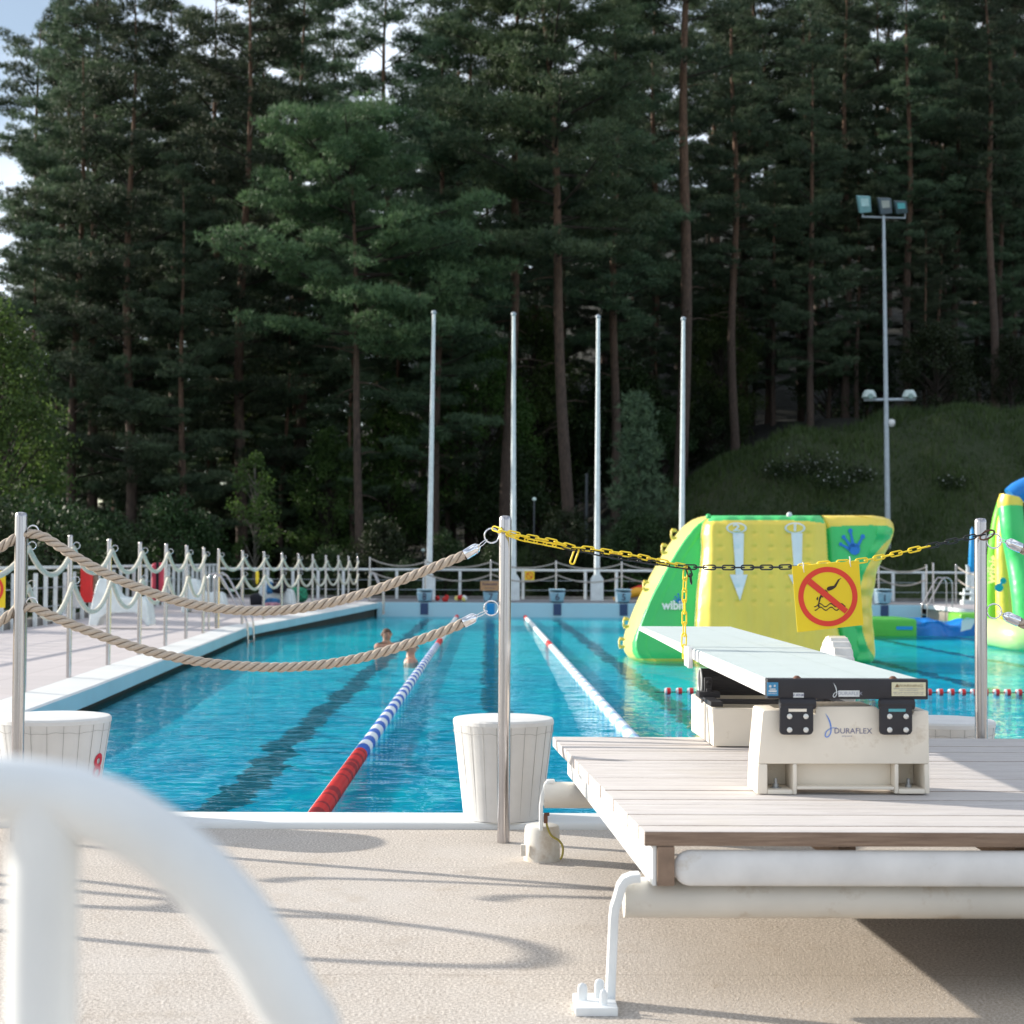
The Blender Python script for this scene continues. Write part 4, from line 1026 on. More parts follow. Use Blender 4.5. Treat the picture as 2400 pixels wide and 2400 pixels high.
# ladders
def ladder(lab, P1, dy, r=.02, steps=True):
    P1 = [Vector(p) for p in P1]
    t = thing('pool_ladder', lab, 'ladder', tuple(P1[0]), 'steel pool ladders')
    C, _ = resample(P1, .05)
    for k_ in (0, 1):
        m = MB(); m.tube([p+Vector((0, dy*k_, 0)) for p in C], r, 10); m.build('handrail', STEEL, t, smooth=60)
    a = C[-1]; m = MB(); m.tube([a+Vector((0, 0, .1)), a+Vector((0, dy, .1))], .02, 8); m.build('tread', STEEL, t)
lp = [(489.3, 1479), (488, 1400), (488, 1358), (492, 1348), (501, 1344.5), (512, 1347), (521, 1356), (534.6, 1380), (565.6, 1437), (577, 1452), (580, 1475), (581, 1520)]
ladder('shiny steel pool ladder at the bend of the left pool edge', [at(u, v, 30.0) for u, v in lp], .75)
lp = [(872, 1405), (872, 1370), (874, 1348), (879, 1343), (885, 1347), (893, 1365), (903, 1385), (905, 1396), (905, 1440)]
ladder('far pool ladder in the far left pool corner', [at(u-8, v, 46) for u, v in lp], .6)
lp = [(2232, 1428), (2232, 1372), (2227, 1358), (2215, 1354), (2207, 1360), (2180, 1408), (2174, 1420), (2173, 1450)]
ladder('steel pool ladder at the far right beside starting block 1', [at(u, v, 45.6) for u, v in lp], .6)

# foreground handrail, strongly out of focus, and its neighbours left of the frame
def hand(lab, pts, leg, y, mat=WHITE_PLAIN, r=.021, cat='handrail'):
    t = thing('handrail', lab, cat, (leg[0][0], y, 0), 'white bent tube handrails')
    C, _ = resample([Vector(p) for p in pts], .03); m = MB(); m.tube(C, r, 24); m.build('bent_rail', mat, t, smooth=60)
    for L in leg:
        m = MB(); m.tube([(L[0], y, 0), (L[0], y, L[1])], r, 24); m.build('upright', mat, t, smooth=60)
HP = [(-900, 1830), (-400, 1838), (-100, 1846), (60, 1856), (150, 1868), (260, 1905), (375, 1972), (490, 2075), (590, 2200), (660, 2320), (705, 2420), (735, 2520)]
hp = [at(u, v, 1.02) for u, v in HP]; hp.append(hp[-1]+np.array([.02, 0, -.35])); hp.append(hp[-1]+np.array([0, 0, -.58]))
hand('thick white bent tube handrail, blurred, in the lower left foreground', hp, [(at(106, 1900, 1.02)[0], at(106, 1870, 1.02)[2])], 1.02)
def arch(xa, y, W, H): return [(xa, y, 0), (xa, y, H*.6), (xa+.05, y, H*.85), (xa+.2, y, H), (xa+W*.6, y, H*.98), (xa+W*.85, y, H*.8), (xa+W, y, H*.45), (xa+W, y, 0)]
for (xa, ya, w_, H_, lab) in ((-3.0, 6.15, .62, 1.12, 'white bent tube handrail standing left of the frame'), (-4.2, 7.0, .5, 1.1, 'second white bent tube handrail standing left of the frame')):
    t = thing('handrail', lab, 'handrail', (xa, ya, 0), 'white bent tube handrails')
    C, _ = resample([Vector(p) for p in [(xa, ya, 0), (xa, ya, H_*.55), (xa+.02, ya+.03, H_*.8), (xa+.1, ya+w_*.3, H_), (xa+.2, ya+w_*.75, H_*.97), (xa+.1, ya+w_*1.0, H_*.82), (xa-.12, ya+w_*.96, H_*.72), (xa-.3, ya+w_*.9, H_*.5), (xa-.32, ya+w_*.9, 0)]], .03)
    m = MB(); m.tube(C, .024, 20); m.build('bent_rail', WHITE_PLAIN, t, smooth=60)

# ------------------------------------------------------------------ big inflatable wall
IY = 24.9
I3 = lambda x, y, d=IY: Vector(at(1400+x*.5176, 1150+y*.5176, d))
# silhouettes in survey coordinates: rows of (height y, left x, right x)
rows = [(112, 505, 1240), (118, 470, 1290), (130, 440, 1325), (150, 412, 1340), (175, 385, 1344), (200, 366, 1340), (235, 340, 1328), (280, 310, 1305), (330, 280, 1282), (355, 266, 1268), (380, 252, 1262), (420, 232, 1258), (450, 215, 1252), (480, 200, 1245), (520, 182, 1243), (560, 165, 1246), (600, 150, 1246), (640, 135, 1252), (680, 125, 1254), (710, 125, 1257), (735, 132, 1259), (755, 145, 1257), (770, 165, 1250), (781, 205, 1235)]
ry = [r[0] for r in rows]
def lft(y): return float(np.interp(y, ry, [r[1] for r in rows]))
def rgt(y): return float(np.interp(y, ry, [r[2] for r in rows]))
def mainL(y): return float(np.interp(y, [112, 150, 200, 260, 350, 420, 500, 600, 781], [505, 478, 470, 474, 466, 455, 449, 443, 440]))
def mainR(y): return float(np.interp(y, [112, 150, 230, 320, 450, 600, 781], [1012, 1034, 1040, 1045, 1062, 1085, 1120]))
def topg(x): return float(np.interp(x, [440, 500, 600, 800, 950, 1030], [152, 140, 133, 133, 137, 148]))
def pip(x, y, P):
    c = False; j = len(P)-1
    for i in range(len(P)):
        if (P[i][1] > y) != (P[j][1] > y) and x < (P[j][0]-P[i][0])*(y-P[i][1])/(P[j][1]-P[i][1])+P[i][0]: c = not c
        j = i
    return c
GW = [(1037, 172), (1060, 162), (1150, 158), (1240, 156), (1310, 158), (1336, 170), (1338, 190), (1325, 215), (1290, 250), (1240, 310), (1205, 380), (1190, 440), (1185, 500), (1190, 580), (1205, 650), (1225, 710), (1250, 745), (1256, 765), (1253, 800), (1090, 800), (1085, 600), (1062, 450), (1045, 320), (1040, 230)]
def region(x, y):       # 0 yellow 1 green 2 blue
    l = lft(y)
    if x > mainR(y):
        return 1 if pip(x, y, GW) else 0
    if y < topg(x) and x > 500: return 1
    if x < mainL(y):
        edge = l+float(np.interp(y, [112, 300, 600, 781], [52, 50, 48, 30]))
        if y > 762: return 0
        return 1 if x > edge-6 else 3
    return 0
def depth(x, y):        # how far the skin stands forward of the plane, metres
    k = 158.; sc_ = .5176/k
    dl = (x-lft(y))*sc_; dr = (rgt(y)-x)*sc_; dt = max(0, y-112)*sc_; db = max(0, 784-y)*sc_
    def rnd(d, r): d = min(max(d, 0), r); return math.sqrt(max(0, r*r-(r-d)**2))
    e = min(rnd(dt, .3), rnd(db, .25), rnd(dr, .3))
    lean = -(781-y)*sc_*.22                     # leans back towards the top
    if x < mainL(y):
        dm = (mainL(y)-x)*sc_
        f = -.28-dm*.32+min(e, .3)*.6+min(.0, 0)
        # tube along the slanting outer edge
        tw = .17
        f += .03*math.sqrt(max(0, 1-((dl-tw*.9)/tw)**2)) if dl < 1.9*tw else 0
        f -= .5*max(0, 1-dl/.165)**1.15
        return f+lean
    if x > mainR(y):
        dm = (x-mainR(y))*sc_
        return .02+rnd(dm, .22)*.45+rnd(dr, .25)*.8+min(e, .3)*.6-.3+lean+.03*math.sin(y*.075)*(1 if dr < .25 else 0)
    dm = (x-mainL(y))*sc_; dn = (mainR(y)-x)*sc_
    f = rnd(dm, .3)*1.0+min(rnd(dn, .22)*.5, .2)+min(e, .3)*.7-.25
    # quilting dimples
    for cx_ in (555, 635, 710, 785, 865, 955):
        for j_ in range(6):
            cy_ = 195+j_*62+(31 if False else 0)
            dd = ((x-cx_)/15)**2+((y-cy_)/9)**2
            if dd < 9: f -= .022*math.exp(-dd)
    f += .012*math.cos((x-595)/77*2*PI)
    return f+lean
tI = thing('inflatable_climbing_wall', 'big yellow and green inflatable climbing wall floating behind the springboard', 'inflatable', tuple(I3(700, 790)))
m = MB(); NYr, NXr = 150, 260
vs = []; fs = []; mi = []
YY = list(112+(783-112)*(0.5-0.5*np.cos(np.linspace(0, PI, NYr)))*.35+(783-112)*np.linspace(0, 1, NYr)*.65)
for y in YY:
    a, b = lft(y), rgt(y)
    for i in range(NXr):
        s = i/(NXr-1); s = .8*s+.2*(.5-.5*math.cos(PI*s)); x = a+(b-a)*s
        f = depth(x, y); p = I3(x, y, IY-f); vs.append((p.x, p.y, p.z))
nF = len(vs)
for j in range(NYr-1):
    for i in range(NXr-1):
        fs.append((j*NXr+i, j*NXr+i+1, (j+1)*NXr+i+1, (j+1)*NXr+i))
        y = (YY[j]+YY[j+1])/2; x = (vs[j*NXr+i][0]+vs[j*NXr+i+1][0])/2
        # back to survey x
        a, b = lft(y), rgt(y); s = (i+.5)/(NXr-1); s = .8*s+.2*(.5-.5*math.cos(PI*s)); mi.append(region(a+(b-a)*s, y))
# closing shell behind: sides sweep back, the rear is sloping steps side
rim = [j*NXr for j in range(NYr)]+[(NYr-1)*NXr+i for i in range(1, NXr)]+[j*NXr+NXr-1 for j in range(NYr-2, -1, -1)]+[i for i in range(NXr-2, 0, -1)]
prev = rim; cx_ = sum(v[0] for v in vs)/len(vs)
for step, (dep, shr) in enumerate(((.35, 1.0), (.9, .97), (1.5, .9), (1.9, .75))):
    cur = []
    for r_ in rim:
        x, y, z = vs[r_]; cur.append(len(vs)); vs.append((cx_+.2+(x-cx_-.2)*shr, max(y, IY+.1)+dep, WZ-.1+(z-WZ+.1)*shr))
    for i in range(len(rim)): fs.append((prev[i], prev[(i+1) % len(rim)], cur[(i+1) % len(rim)], cur[i])); mi.append(3 if step == 0 else 0)
    prev = cur
fs.append(tuple(prev)); mi.append(0)
m.add(vs, fs); m.mi = mi
m.build('quilted_body', [VY, VG, VB, VY2], tI, smooth=60)
for fn, nm_ in ((mainL, 'left_seam'), (mainR, 'right_seam')):
    m = MB(); m.tube([I3(fn(y)+1, y, IY-depth(fn(y)+4, y)-.004) for y in np.linspace(125, 775, 60)], .009, 6); m.build('welded_seam', VG if nm_ == 'right_seam' else VY2, tI, smooth=60)
def drape(px, mat, name, off=.012, close=True):   # px: outline in survey coords, laid on the skin
    me = bmesh.new(); vv = [me.verts.new((x, y, 0)) for x, y in px]; f = me.faces.new(vv)
    bmesh.ops.triangulate(me, faces=[f])
    for _ in range(3): bmesh.ops.subdivide_edges(me, edges=[e for e in me.edges if e.calc_length() > 9], cuts=1); bmesh.ops.triangulate(me, faces=me.faces[:])
    mm = MB(); me.verts.index_update(); out = []
    for v in me.verts:
        p = I3(v.co.x, v.co.y, IY-depth(v.co.x, v.co.y)-off); out.append(tuple(p))
    mm.add(out, [tuple(v.index for v in f.verts) for f in me.faces]); me.free(); return mm.build(name, mat, tI)
def ell(cx_, cy_, rx, ry_, n=28): return [(cx_+rx*math.cos(2*PI*k/n), cy_+ry_*math.sin(2*PI*k/n)) for k in range(n)]
for (x, yb, n_) in ((640, 498, '2'), (905, 470, '1')):
    drape([(x-27, 192), (x+24, 192), (x+20, 380), (x-13, 380)], VW, 'arrow_shaft', .014)
    drape([(x-40, 380), (x+40, 380), (x+6, yb)], VW, 'arrow_head', .016)
    drape(ell(x-10 if n_ == '2' else x-10, 169, 47, 25), VW, 'number_ring', .014); drape(ell(x-10, 169, 38, 19), VY, 'number_field', .022)
    def mpf(p, x=x): 
        X, Y = p.x, -p.z; return I3(x-10+X*100, 169+Y*100, IY-depth(x-10+X*100, 169+Y*100)-.034)
    mm = text_mb(n_, .42, (0, 0, 0), mapf=mpf, bold=.03, sx=1.6); mm.build('number', VW, tI)
# blue webbed print on the green wing, and small one above the lettering
def splat(cx_, cy_, s, name, off=.02):
    drape([(cx_+a*s, cy_+b*s) for a, b in ((-22, 10), (-14, -6), (12, -10), (26, 2), (30, 16), (26, 34), (8, 44), (-10, 38), (-20, 26))], VB, name, off)
    for (ax, ay, bx, by, r_) in ((0, 8, -14, -66, 10), (-8, 8, -44, -38, 9), (-14, 18, -58, -6, 8), (16, 8, 42, -40, 10)):
        dx_, dy_ = bx-ax, by-ay; L = math.hypot(dx_, dy_); nx_, ny_ = -dy_/L*5.5, dx_/L*5.5
        drape([(cx_+(ax+nx_*1.5)*s, cy_+(ay+ny_*1.5)*s), (cx_+(bx+nx_*.7)*s, cy_+(by+ny_*.7)*s), (cx_+(bx-nx_*.7)*s, cy_+(by-ny_*.7)*s), (cx_+(ax-nx_*1.5)*s, cy_+(ay-ny_*1.5)*s)], VB, name, off)
        drape(ell(cx_+bx*s, cy_+by*s, r_*s, r_*s*1.1, 14), VB, name, off+.001)
splat(1160, 248, 1.0, 'blue_print'); splat(372, 496, .42, 'small_blue_print')
def mpw(p):
    X, Y = 345+p.x*100, 520-p.z*100; return I3(X, Y, IY-depth(X, Y)-.02)
text_mb('wibit', .56, (0, 0, 0), mapf=mpw, bold=.035, sx=.92).build('lettering', VW, tI)
m = MB()
for (x, y) in ((355, 195), (312, 262), (228, 430), (138, 598), (118, 690)):
    p = I3(x, y)+Vector((-.02, .15, 0)); m = MB(); m.tube([p+Vector((.05, 0, .05)), p+Vector((-.03, -.02, .04)), p+Vector((-.03, -.02, -.05)), p+Vector((.05, 0, -.06))], .02, 8); m.lathe([(.03, -.02), (.03, .02)], p+Vector((0, 0, .06)), 8); m.lathe([(.03, -.02), (.03, .02)], p+Vector((0, 0, -.07)), 8); m.build('grab_handle', VY, tI, smooth=60)
for (x, y) in ((505, 116), (872, 108)):
    p = I3(x, y); m = MB(); m.lathe([(.035, -.03), (.045, 0), (.03, .03), (0, .04)], p+Vector((0, .05, 0)), 10); m.build('valve', STK_WHITE if x > 600 else VG, tI, smooth=60)
# orange slide behind block 5
t = thing('inflatable_ring', 'orange and red inflatable lying behind starting block 5', 'inflatable', tuple(at(1480, 1405, 48)))
c = at(1500, 1412, 48.1)
m = MB(); m.tube([(c[0]-.75, 48.1, .28), (c[0]-.4, 48.1, .42), (c[0]-.1, 48.1, .5), (c[0]+.3, 48.1, .5)], [.06, .12, .14, .14], 12); m.build('yellow_tube', paint('orange_yellow', (.85, .4, .02), .4), t, smooth=60)
m = MB(); m.tube([(c[0]-.25, 48.3, .55), (c[0]+.0, 48.3, .62), (c[0]+.4, 48.3, .62)], [.05, .08, .08], 12); m.build('red_tube', RED, t, smooth=60)

# ------------------------------------------------------------------ inflatable arch on the right
AY = 30.0
tA = thing('inflatable_arch', 'tall lime, yellow and blue inflatable arch at the right edge', 'inflatable', tuple(gz(2420, 1515, WZ)))
def q4(x, y, d=AY): return Vector(at(2000+x*.2278, 1080+y*.2278, d))
def tubeC(pts, r, mat, name, d=AY, n=20):
    P = [q4(x, y, d_) for x, y, d_ in pts]; C, _ = resample(P, .12); m = MB()
    rr = [np.interp(i/(len(C)-1), np.linspace(0, 1, len(r)), r) for i in range(len(C))]
    m.tube(C, rr, n); return m.build(name, mat, tA, smooth=60)
tubeC([(1568, 1700, AY+.6), (1555, 1300, AY+.7), (1545, 900, AY+.8), (1560, 560, AY+.9)], [.17, .16, .15, .13], VY, 'middle_leg')
tubeC([(1425, 1690, AY+1.2), (1440, 1200, AY+1.15), (1465, 900, AY+1.05), (1510, 600, AY+1), (1570, 400, AY+.9)], [.15, .15, .14, .14, .14], VLG, 'left_leg')
tubeC([(1800, 1700, AY-.3), (1770, 1350, AY-.2), (1705, 1000, AY), (1640, 700, AY), (1618, 470, AY+.1)], [.25, .25, .235, .22, .215], VG, 'front_leg')
tubeC([(1618, 480, AY+.1), (1616, 420, AY+.1), (1628, 365, AY+.1)], [.215, .225, .21], VY, 'corner')
tubeC([(1628, 375, AY+.1), (1690, 330, AY+.1), (1800, 290, AY+.1), (2000, 250, AY+.1), (2400, 255, AY+.1), (2700, 400, AY+.1)], [.19, .23, .235, .24, .24, .24], VB, 'top_tube')
tubeC([(2700, 400, AY), (2850, 900, AY), (2900, 1600, AY)], [.24, .24, .24], VG, 'right_leg')
P = [q4(1400, 1765, AY+.9), q4(1500, 1775, AY+.3), q4(1650, 1800, AY-.6), q4(1900, 1830, AY-1.0), q4(2400, 1830, AY-1.0), q4(2900, 1790, AY)]
C, _ = resample(P, .15); m = MB(); m.tube(C, .26, 24); m.build('base_tube', VPL, tA, smooth=60)
m = text_mb('wibit', .26, tuple(q4(1432, 1120, AY+.93)), xdir=(.16, 0, 1), zdir=(-1, 0, .16), bold=.04); m.build('lettering', VW, tA)
m = MB(); m.lathe([(.05, 0), (.06, -.01), (.0, -.02)], q4(1540, 1235, AY+.3), 14, axis='y'); m.tube([q4(1540, 1235, AY+.3), q4(1500, 1300, AY+.3)], .025, 8); m.lathe([(.07, 0), (.08, -.01), (.0, -.02)], q4(1498, 1305, AY+.3), 14, axis='y'); m.build('blue_print', BRBLUE, tA, smooth=60)

# low floating modules
t = thing('floating_module', 'lime green low floating inflatable block beside the climbing wall', 'inflatable', tuple(gz(2080, 1491, WZ)))
a = gz(1985, 1491, WZ); b = gz(2145, 1491, WZ); zt_ = at(2100, 1450, a[1])[2]
m = MB(); m.box(((a[0]+b[0])/2, a[1]+.9, (WZ-.05+zt_)/2), (b[0]-a[0], 1.8, zt_-WZ+.05)); m.build('body', VLG if False else vinyl('mid_green_vinyl', (.1, .5, .06)), t, bevel=.08, seg=4, smooth=50)
p = at(2120, 1472, a[1]-.01); m = MB(); m.box(p, (.34, .01, .07)); m.build('label', BRBLUE, t)
t = thing('floating_module', 'crumpled blue half-inflated floating block right of the green block', 'inflatable', tuple(gz(2220, 1491, WZ)))
a2 = gz(2146, 1491, WZ); b2_ = gz(2300, 1489, WZ)
vs = []; nx_, ny_ = 60, 20
import mathutils
for j in range(ny_+1):
    for i in range(nx_+1):
        x = a2[0]+(b2_[0]-a2[0])*i/nx_; s = j/ny_
        prof_y = a2[1]+max(0, (s-.35))*2.6; hz = .02+.30*min(1, s/.35)**.6*(1 if s < .8 else (1-s)/.2)
        nn = mathutils.noise.noise(Vector((x*2.2, s*2.4, 1.3))); n2_ = mathutils.noise.noise(Vector((x*5, s*6, 4)))
        vs.append((x, prof_y-.12*nn-.05*n2_, WZ+(hz)*(1+.35*nn+.18*n2_)-.02))
m = MB(); m.add(vs, [(j*(nx_+1)+i, j*(nx_+1)+i+1, (j+1)*(nx_+1)+i+1, (j+1)*(nx_+1)+i) for j in range(ny_) for i in range(nx_)]); m.build('body', VB, t, smooth=60)
t2 = at(2265, 1465, a2[1]-.1)
m = MB(); m.add([t2+np.array(q) for q in ((-.12, 0, -.14), (.1, 0, -.08), (.2, -.02, .12), (.0, -.05, .16), (-.1, -.02, .1))], [(0, 1, 2, 3, 4)]); m.build('crumpled_flap', VW, t)
t = thing('floating_module', 'pale lime low float just in front of the right pool wall', 'inflatable', tuple(gz(2270, 1460, WZ)))
a3 = gz(2240, 1462, WZ); m = MB(); m.box((a3[0]+.9, a3[1], WZ+.14), (1.9, 1.2, .3)); m.build('body', VLG, t, bevel=.08, seg=4, smooth=50)

# ------------------------------------------------------------------ floodlight mast
my = 58.; b = at(2084, 1350, my); mb0 = at(2083, 1345, my); mt = at(2071, 505, my)
tM = thing('floodlight_mast', 'tall grey floodlight mast standing on the grass slope at the right', 'mast', (mb0[0], my, mb0[2]-1.2))
m = MB(); P = [Vector((mb0[0], my, mb0[2]-1.5)).lerp(Vector((mt[0], my, mt[2])), s) for s in np.linspace(0, 1, 8)]; m.tube(P, list(np.linspace(.115, .05, 8)), 14); m.build('pole', GREYP, tM, smooth=50)
def px3(u, v, d=my): return Vector(at(u, v, d))
m = MB(); m.tube([px3(2020, 508), px3(2122, 511)], .03, 8); m.tube([px3(2022, 508), px3(2022, 500)], .025, 8); m.tube([px3(2121, 511), px3(2121, 500)], .025, 8); m.build('crossarm', GREYP, tM)
for (x0, y0, x1, y1, mt_, lit) in ((2010, 459, 2043, 500, paint('teal_lamp_housing', (.2, .42, .45), .4), (.45, .7, .72)), (2059, 464, 2092, 503, paint('grey_lamp_housing', (.1, .14, .17), .4), (.4, .45, .42)), (2096, 471, 2128, 502, paint('dark_lamp_housing', (.06, .11, .13), .4), (.1, .5, .55))):
    h = thing('x', None, None, (0, 0, 0)); bpy.data.objects.remove(h)
    q = [px3(x0, y0, my-.35), px3(x1-3, y0+1, my-.35), px3(x1, y1-3, my-.15), px3(x0+6, y1, my-.15)]
    m = MB(); m.prism(q, (0, .3, .08)); hd = m.build('lamp_head', mt_, tM, bevel=.03, smooth=40)
    def lerpq(a, b): return q[0]*(1-a)*(1-b)+q[1]*a*(1-b)+q[2]*a*b+q[3]*(1-a)*b
    m = MB(); m.add([lerpq(.18, .15)+Vector((0, -.02, 0)), lerpq(.82, .15)+Vector((0, -.02, 0)), lerpq(.82, .62)+Vector((0, -.02, 0)), lerpq(.18, .62)+Vector((0, -.02, 0))], [(0, 1, 2, 3)])
    m.build('lamp_glass', paint('lamp_glass_%d' % x0, lit, .2), tM)
m = MB(); m.tube([px3(2025, 937), px3(2145, 936)], .05, 8); m.build('crossarm', GREYP, tM)
for cx_, sgn in ((2037, -1), (2131, 1)):
    c = px3(cx_, 928); m = MB(); m.lathe([(.2, -.1), (.26, -.04), (.22, .1), (.15, .2), (0, .22)], (c.x, c.y, c.z), 14); m.build('lamp_head', paint('pale_lamp', (.5, .6, .58), .4), tM, smooth=50)
    m = MB(); m.lathe([(.1, 0), (.09, -.03), (0, -.03)], (c.x, c.y-.235, c.z-.04), 12, axis='y'); m.build('lamp_glass', paint('dark_glass', (.2, .3, .28), .2), tM)
c = px3(2089, 992); m = MB(); m.lathe([(0, -.14), (.1, -.1), (.13, 0), (.12, .1), (.05, .14), (0, .14)], c, 14); m.tube([c, px3(2080, 990)], .04, 8); m.build('camera_dome', STK_WHITE, tM, smooth=60)

# ------------------------------------------------------------------ loungers, bags, towels, rescue gear
def lounger(px, d, w, label, ox, oy, sc_):
    P = [at(ox+x*sc_, oy+y*sc_, d) for x, y in px]
    t = thing('lounge_chair', label, 'chair', (float(np.mean([p[0] for p in P])), d+w/2, deck_z(d)), 'white moulded lounge chairs on the left deck')
    m = MB(); m.prism([Vector(p) for p in P], (0, w, 0)); m.build('moulded_shell', CHAIRW, t, bevel=.03, seg=3, smooth=45)
    return t
C1 = [(1000, 1385), (1020, 1220), (1055, 1050), (1085, 930), (1110, 870), (1130, 850), (1160, 850), (1230, 870), (1260, 930), (1290, 1000), (1330, 1050), (1380, 1068), (1500, 1062), (1600, 1060), (1640, 1090), (1665, 1160), (1685, 1300), (1692, 1388), (1650, 1388), (1620, 1330), (1560, 1260), (1520, 1240), (1440, 1238), (1300, 1242), (1200, 1250), (1140, 1290), (1110, 1340), (1095, 1388)]
lounger(C1, 30.2, .62, 'nearest white moulded lounge chair by the left railing', 0, 1180, .207)
lounger([(x*1.0-560, y*.68+90) for x, y in C1][:], 38.0, .62, 'middle white moulded lounge chair, seen behind the pool ladder', 400-.0+(-85), 1250, .15) if False else lounger([(x, y) for x, y in C1], 38.5, .62, 'middle white moulded lounge chair, seen behind the pool ladder', 275, 1230, .149)
lounger(C1, 44.5, .6, 'farthest white moulded lounge chair, heaped with towels and bags', 473, 1245, .128)
def blob(name, lab, cat, u0, v0, u1, v1, d, dep, mat, seed=0, parent=None, group=None, boxy=.6):
    p0 = at(u0, v1, d); p1 = at(u1, v0, d); cx_, cz_ = (p0[0]+p1[0])/2, (p0[2]+p1[2])/2; rx, rz = abs(p1[0]-p0[0])/2, abs(p1[2]-p0[2])/2
    vs = []; nu, nv = 20, 12
    for j in range(nv+1):
        th = PI*j/nv
        for i in range(nu):
            ph = 2*PI*i/nu
            x, y, z = math.sin(th)*math.cos(ph), math.sin(th)*math.sin(ph), math.cos(th)
            k_ = 1+.16*mathutils.noise.noise(Vector((x*1.8+seed, y*1.8, z*1.8)))
            f = lambda a: math.copysign(abs(a)**boxy, a)
            vs.append((cx_+rx*f(x)*k_, d+dep*f(y)*k_, cz_+rz*f(z)*k_))
    fs = [(j*nu+i, j*nu+(i+1) % nu, (j+1)*nu+(i+1) % nu, (j+1)*nu+i) for j in range(nv) for i in range(nu)]
    m = MB(); m.add(vs, fs); o = m.build(name, mat, parent, smooth=80)
    if parent is None: tag(o, lab, cat, group)
    return o
blob('bag', 'black bag standing on the deck left of the farthest lounge chair', 'bag', 586, 1391, 614, 1422, 44.0, .2, DKCLOTH, 1)
blob('backpack', 'dark backpack lying on the farthest lounge chair', 'bag', 637, 1364, 672, 1391, 44.3, .2, DKCLOTH, 2)
blob('towel', 'blue and teal towel draped over the farthest lounge chair back', 'towel', 624, 1364, 640, 1392, 44.2, .15, BLUEC, 3)
blob('towel', 'blue patterned towel heaped on the deck under the farthest chair', 'towel', 622, 1402, 655, 1420, 43.9, .2, BLUEC, 4)
blob('towel', 'pink patterned towel heaped beside the blue one', 'towel', 620, 1412, 656, 1422, 43.7, .2, PINKC, 5)
blob('towel_bundle', 'green, yellow and blue patterned bundle right of the farthest chair', 'towel', 673, 1376, 722, 1412, 46.2, .3, GREENC, 6, boxy=.8)
blob('bag', 'pale canvas bag beside the green bundle', 'bag', 664, 1388, 683, 1420, 44.6, .15, CHAIRW, 7)
blob('bag', 'small yellow bag hanging over the farthest lounge chair', 'bag', 599, 1337, 607, 1368, 45.5, .05, YCHAIN, 8)
def onrail(u): # distance along the left railing for a survey column
    return next(y for y in np.arange(20, 60, .1) if at(u, 1400, y)[0] > RX+.12 or y > 52)
def railbox(u0, v0, u1, v1, y, mat, lab, cat, bev=.04, name='rescue_box'):
    t = thing(name, lab, cat, tuple(at((u0+u1)/2, v1, y)))
    p0 = at(u0, v1, y); p1 = at(u1, v0, y); m = MB(); m.box(((p0[0]+p1[0])/2, y, (p0[2]+p1[2])/2), (p1[0]-p0[0], .2, p1[2]-p0[2])); m.build('case', mat, t, bevel=bev, seg=4, smooth=50); return t, p0, p1
t, p0, p1 = railbox(190, 1332, 220, 1412, 33.0, RED, 'bright red rescue box fixed to the left railing', 'box', .03)
m = MB(); m.box((p1[0]+.03, 33.05, (p0[2]+p1[2])/2+.1), (.06, .2, .42)); m.build('side_plate', JOIST, t)
t, p0, p1 = railbox(355, 1319, 389, 1410, 39.0, PINKRED, 'faded red rounded rescue buoy with dark strap on the left railing', 'rescue buoy', .12, 'rescue_buoy')
m = MB(); m.box(((p0[0]+p1[0])/2-.01, 38.89, (p0[2]+p1[2])/2), (.06, .03, (p1[2]-p0[2])*1.02)); m.build('strap', DKCLOTH, t)
t, p0, p1 = railbox(171, 1390, 186, 1425, 33.5, RAILW, 'small pale control box on the left railing', 'box', .02, 'control_box')
m = MB(); m.tube([(p0[0]+.02, 33.4, p0[2]), (p0[0]-.02, 33.4, p0[2]-.2), (p0[0]+.08, 33.4, .1)], .01, 6); m.build('cable', GREYP, t)
# coiled hose near post
c = at(152, 1430, 31.5)
m = MB(); m.tube([c+np.array([.09*math.cos(a)*(1+.15*math.sin(3*a)), .03*a/6, .10*math.sin(a)]) for a in np.linspace(0, 6*PI, 50)], .012, 6); tag(m.build('coiled_hose', CHROME, smooth=60), 'small coil of pale hose hanging on the left railing', 'hose')
# red and white discs on the far edge
rs = random.Random(3)
for i in range(13):
    u = 1024+rs.uniform(0, 75); 
    if 1060 < u < 1068: u += 12
    p = at(u, 1412-rs.uniform(0, 6), 47.4+rs.uniform(0, .3)); m = MB(); a = rs.uniform(0, PI); dv = Vector((math.cos(a), math.sin(a), rs.uniform(-.4, .4))).normalized()*.05; c = Vector((p[0], p[1], .215+.06+rs.uniform(0, .06)))
    m.tube([c-dv, c-dv*.7, c+dv*.7, c+dv], [.03, .07, .07, .03], 10); tag(m.build('lane_float', [FR, FR, FWh, VY2][i % 4], smooth=40), 'loose lane float in the red and white pile between blocks 8 and 7', 'lane float', 'pile of loose lane floats')
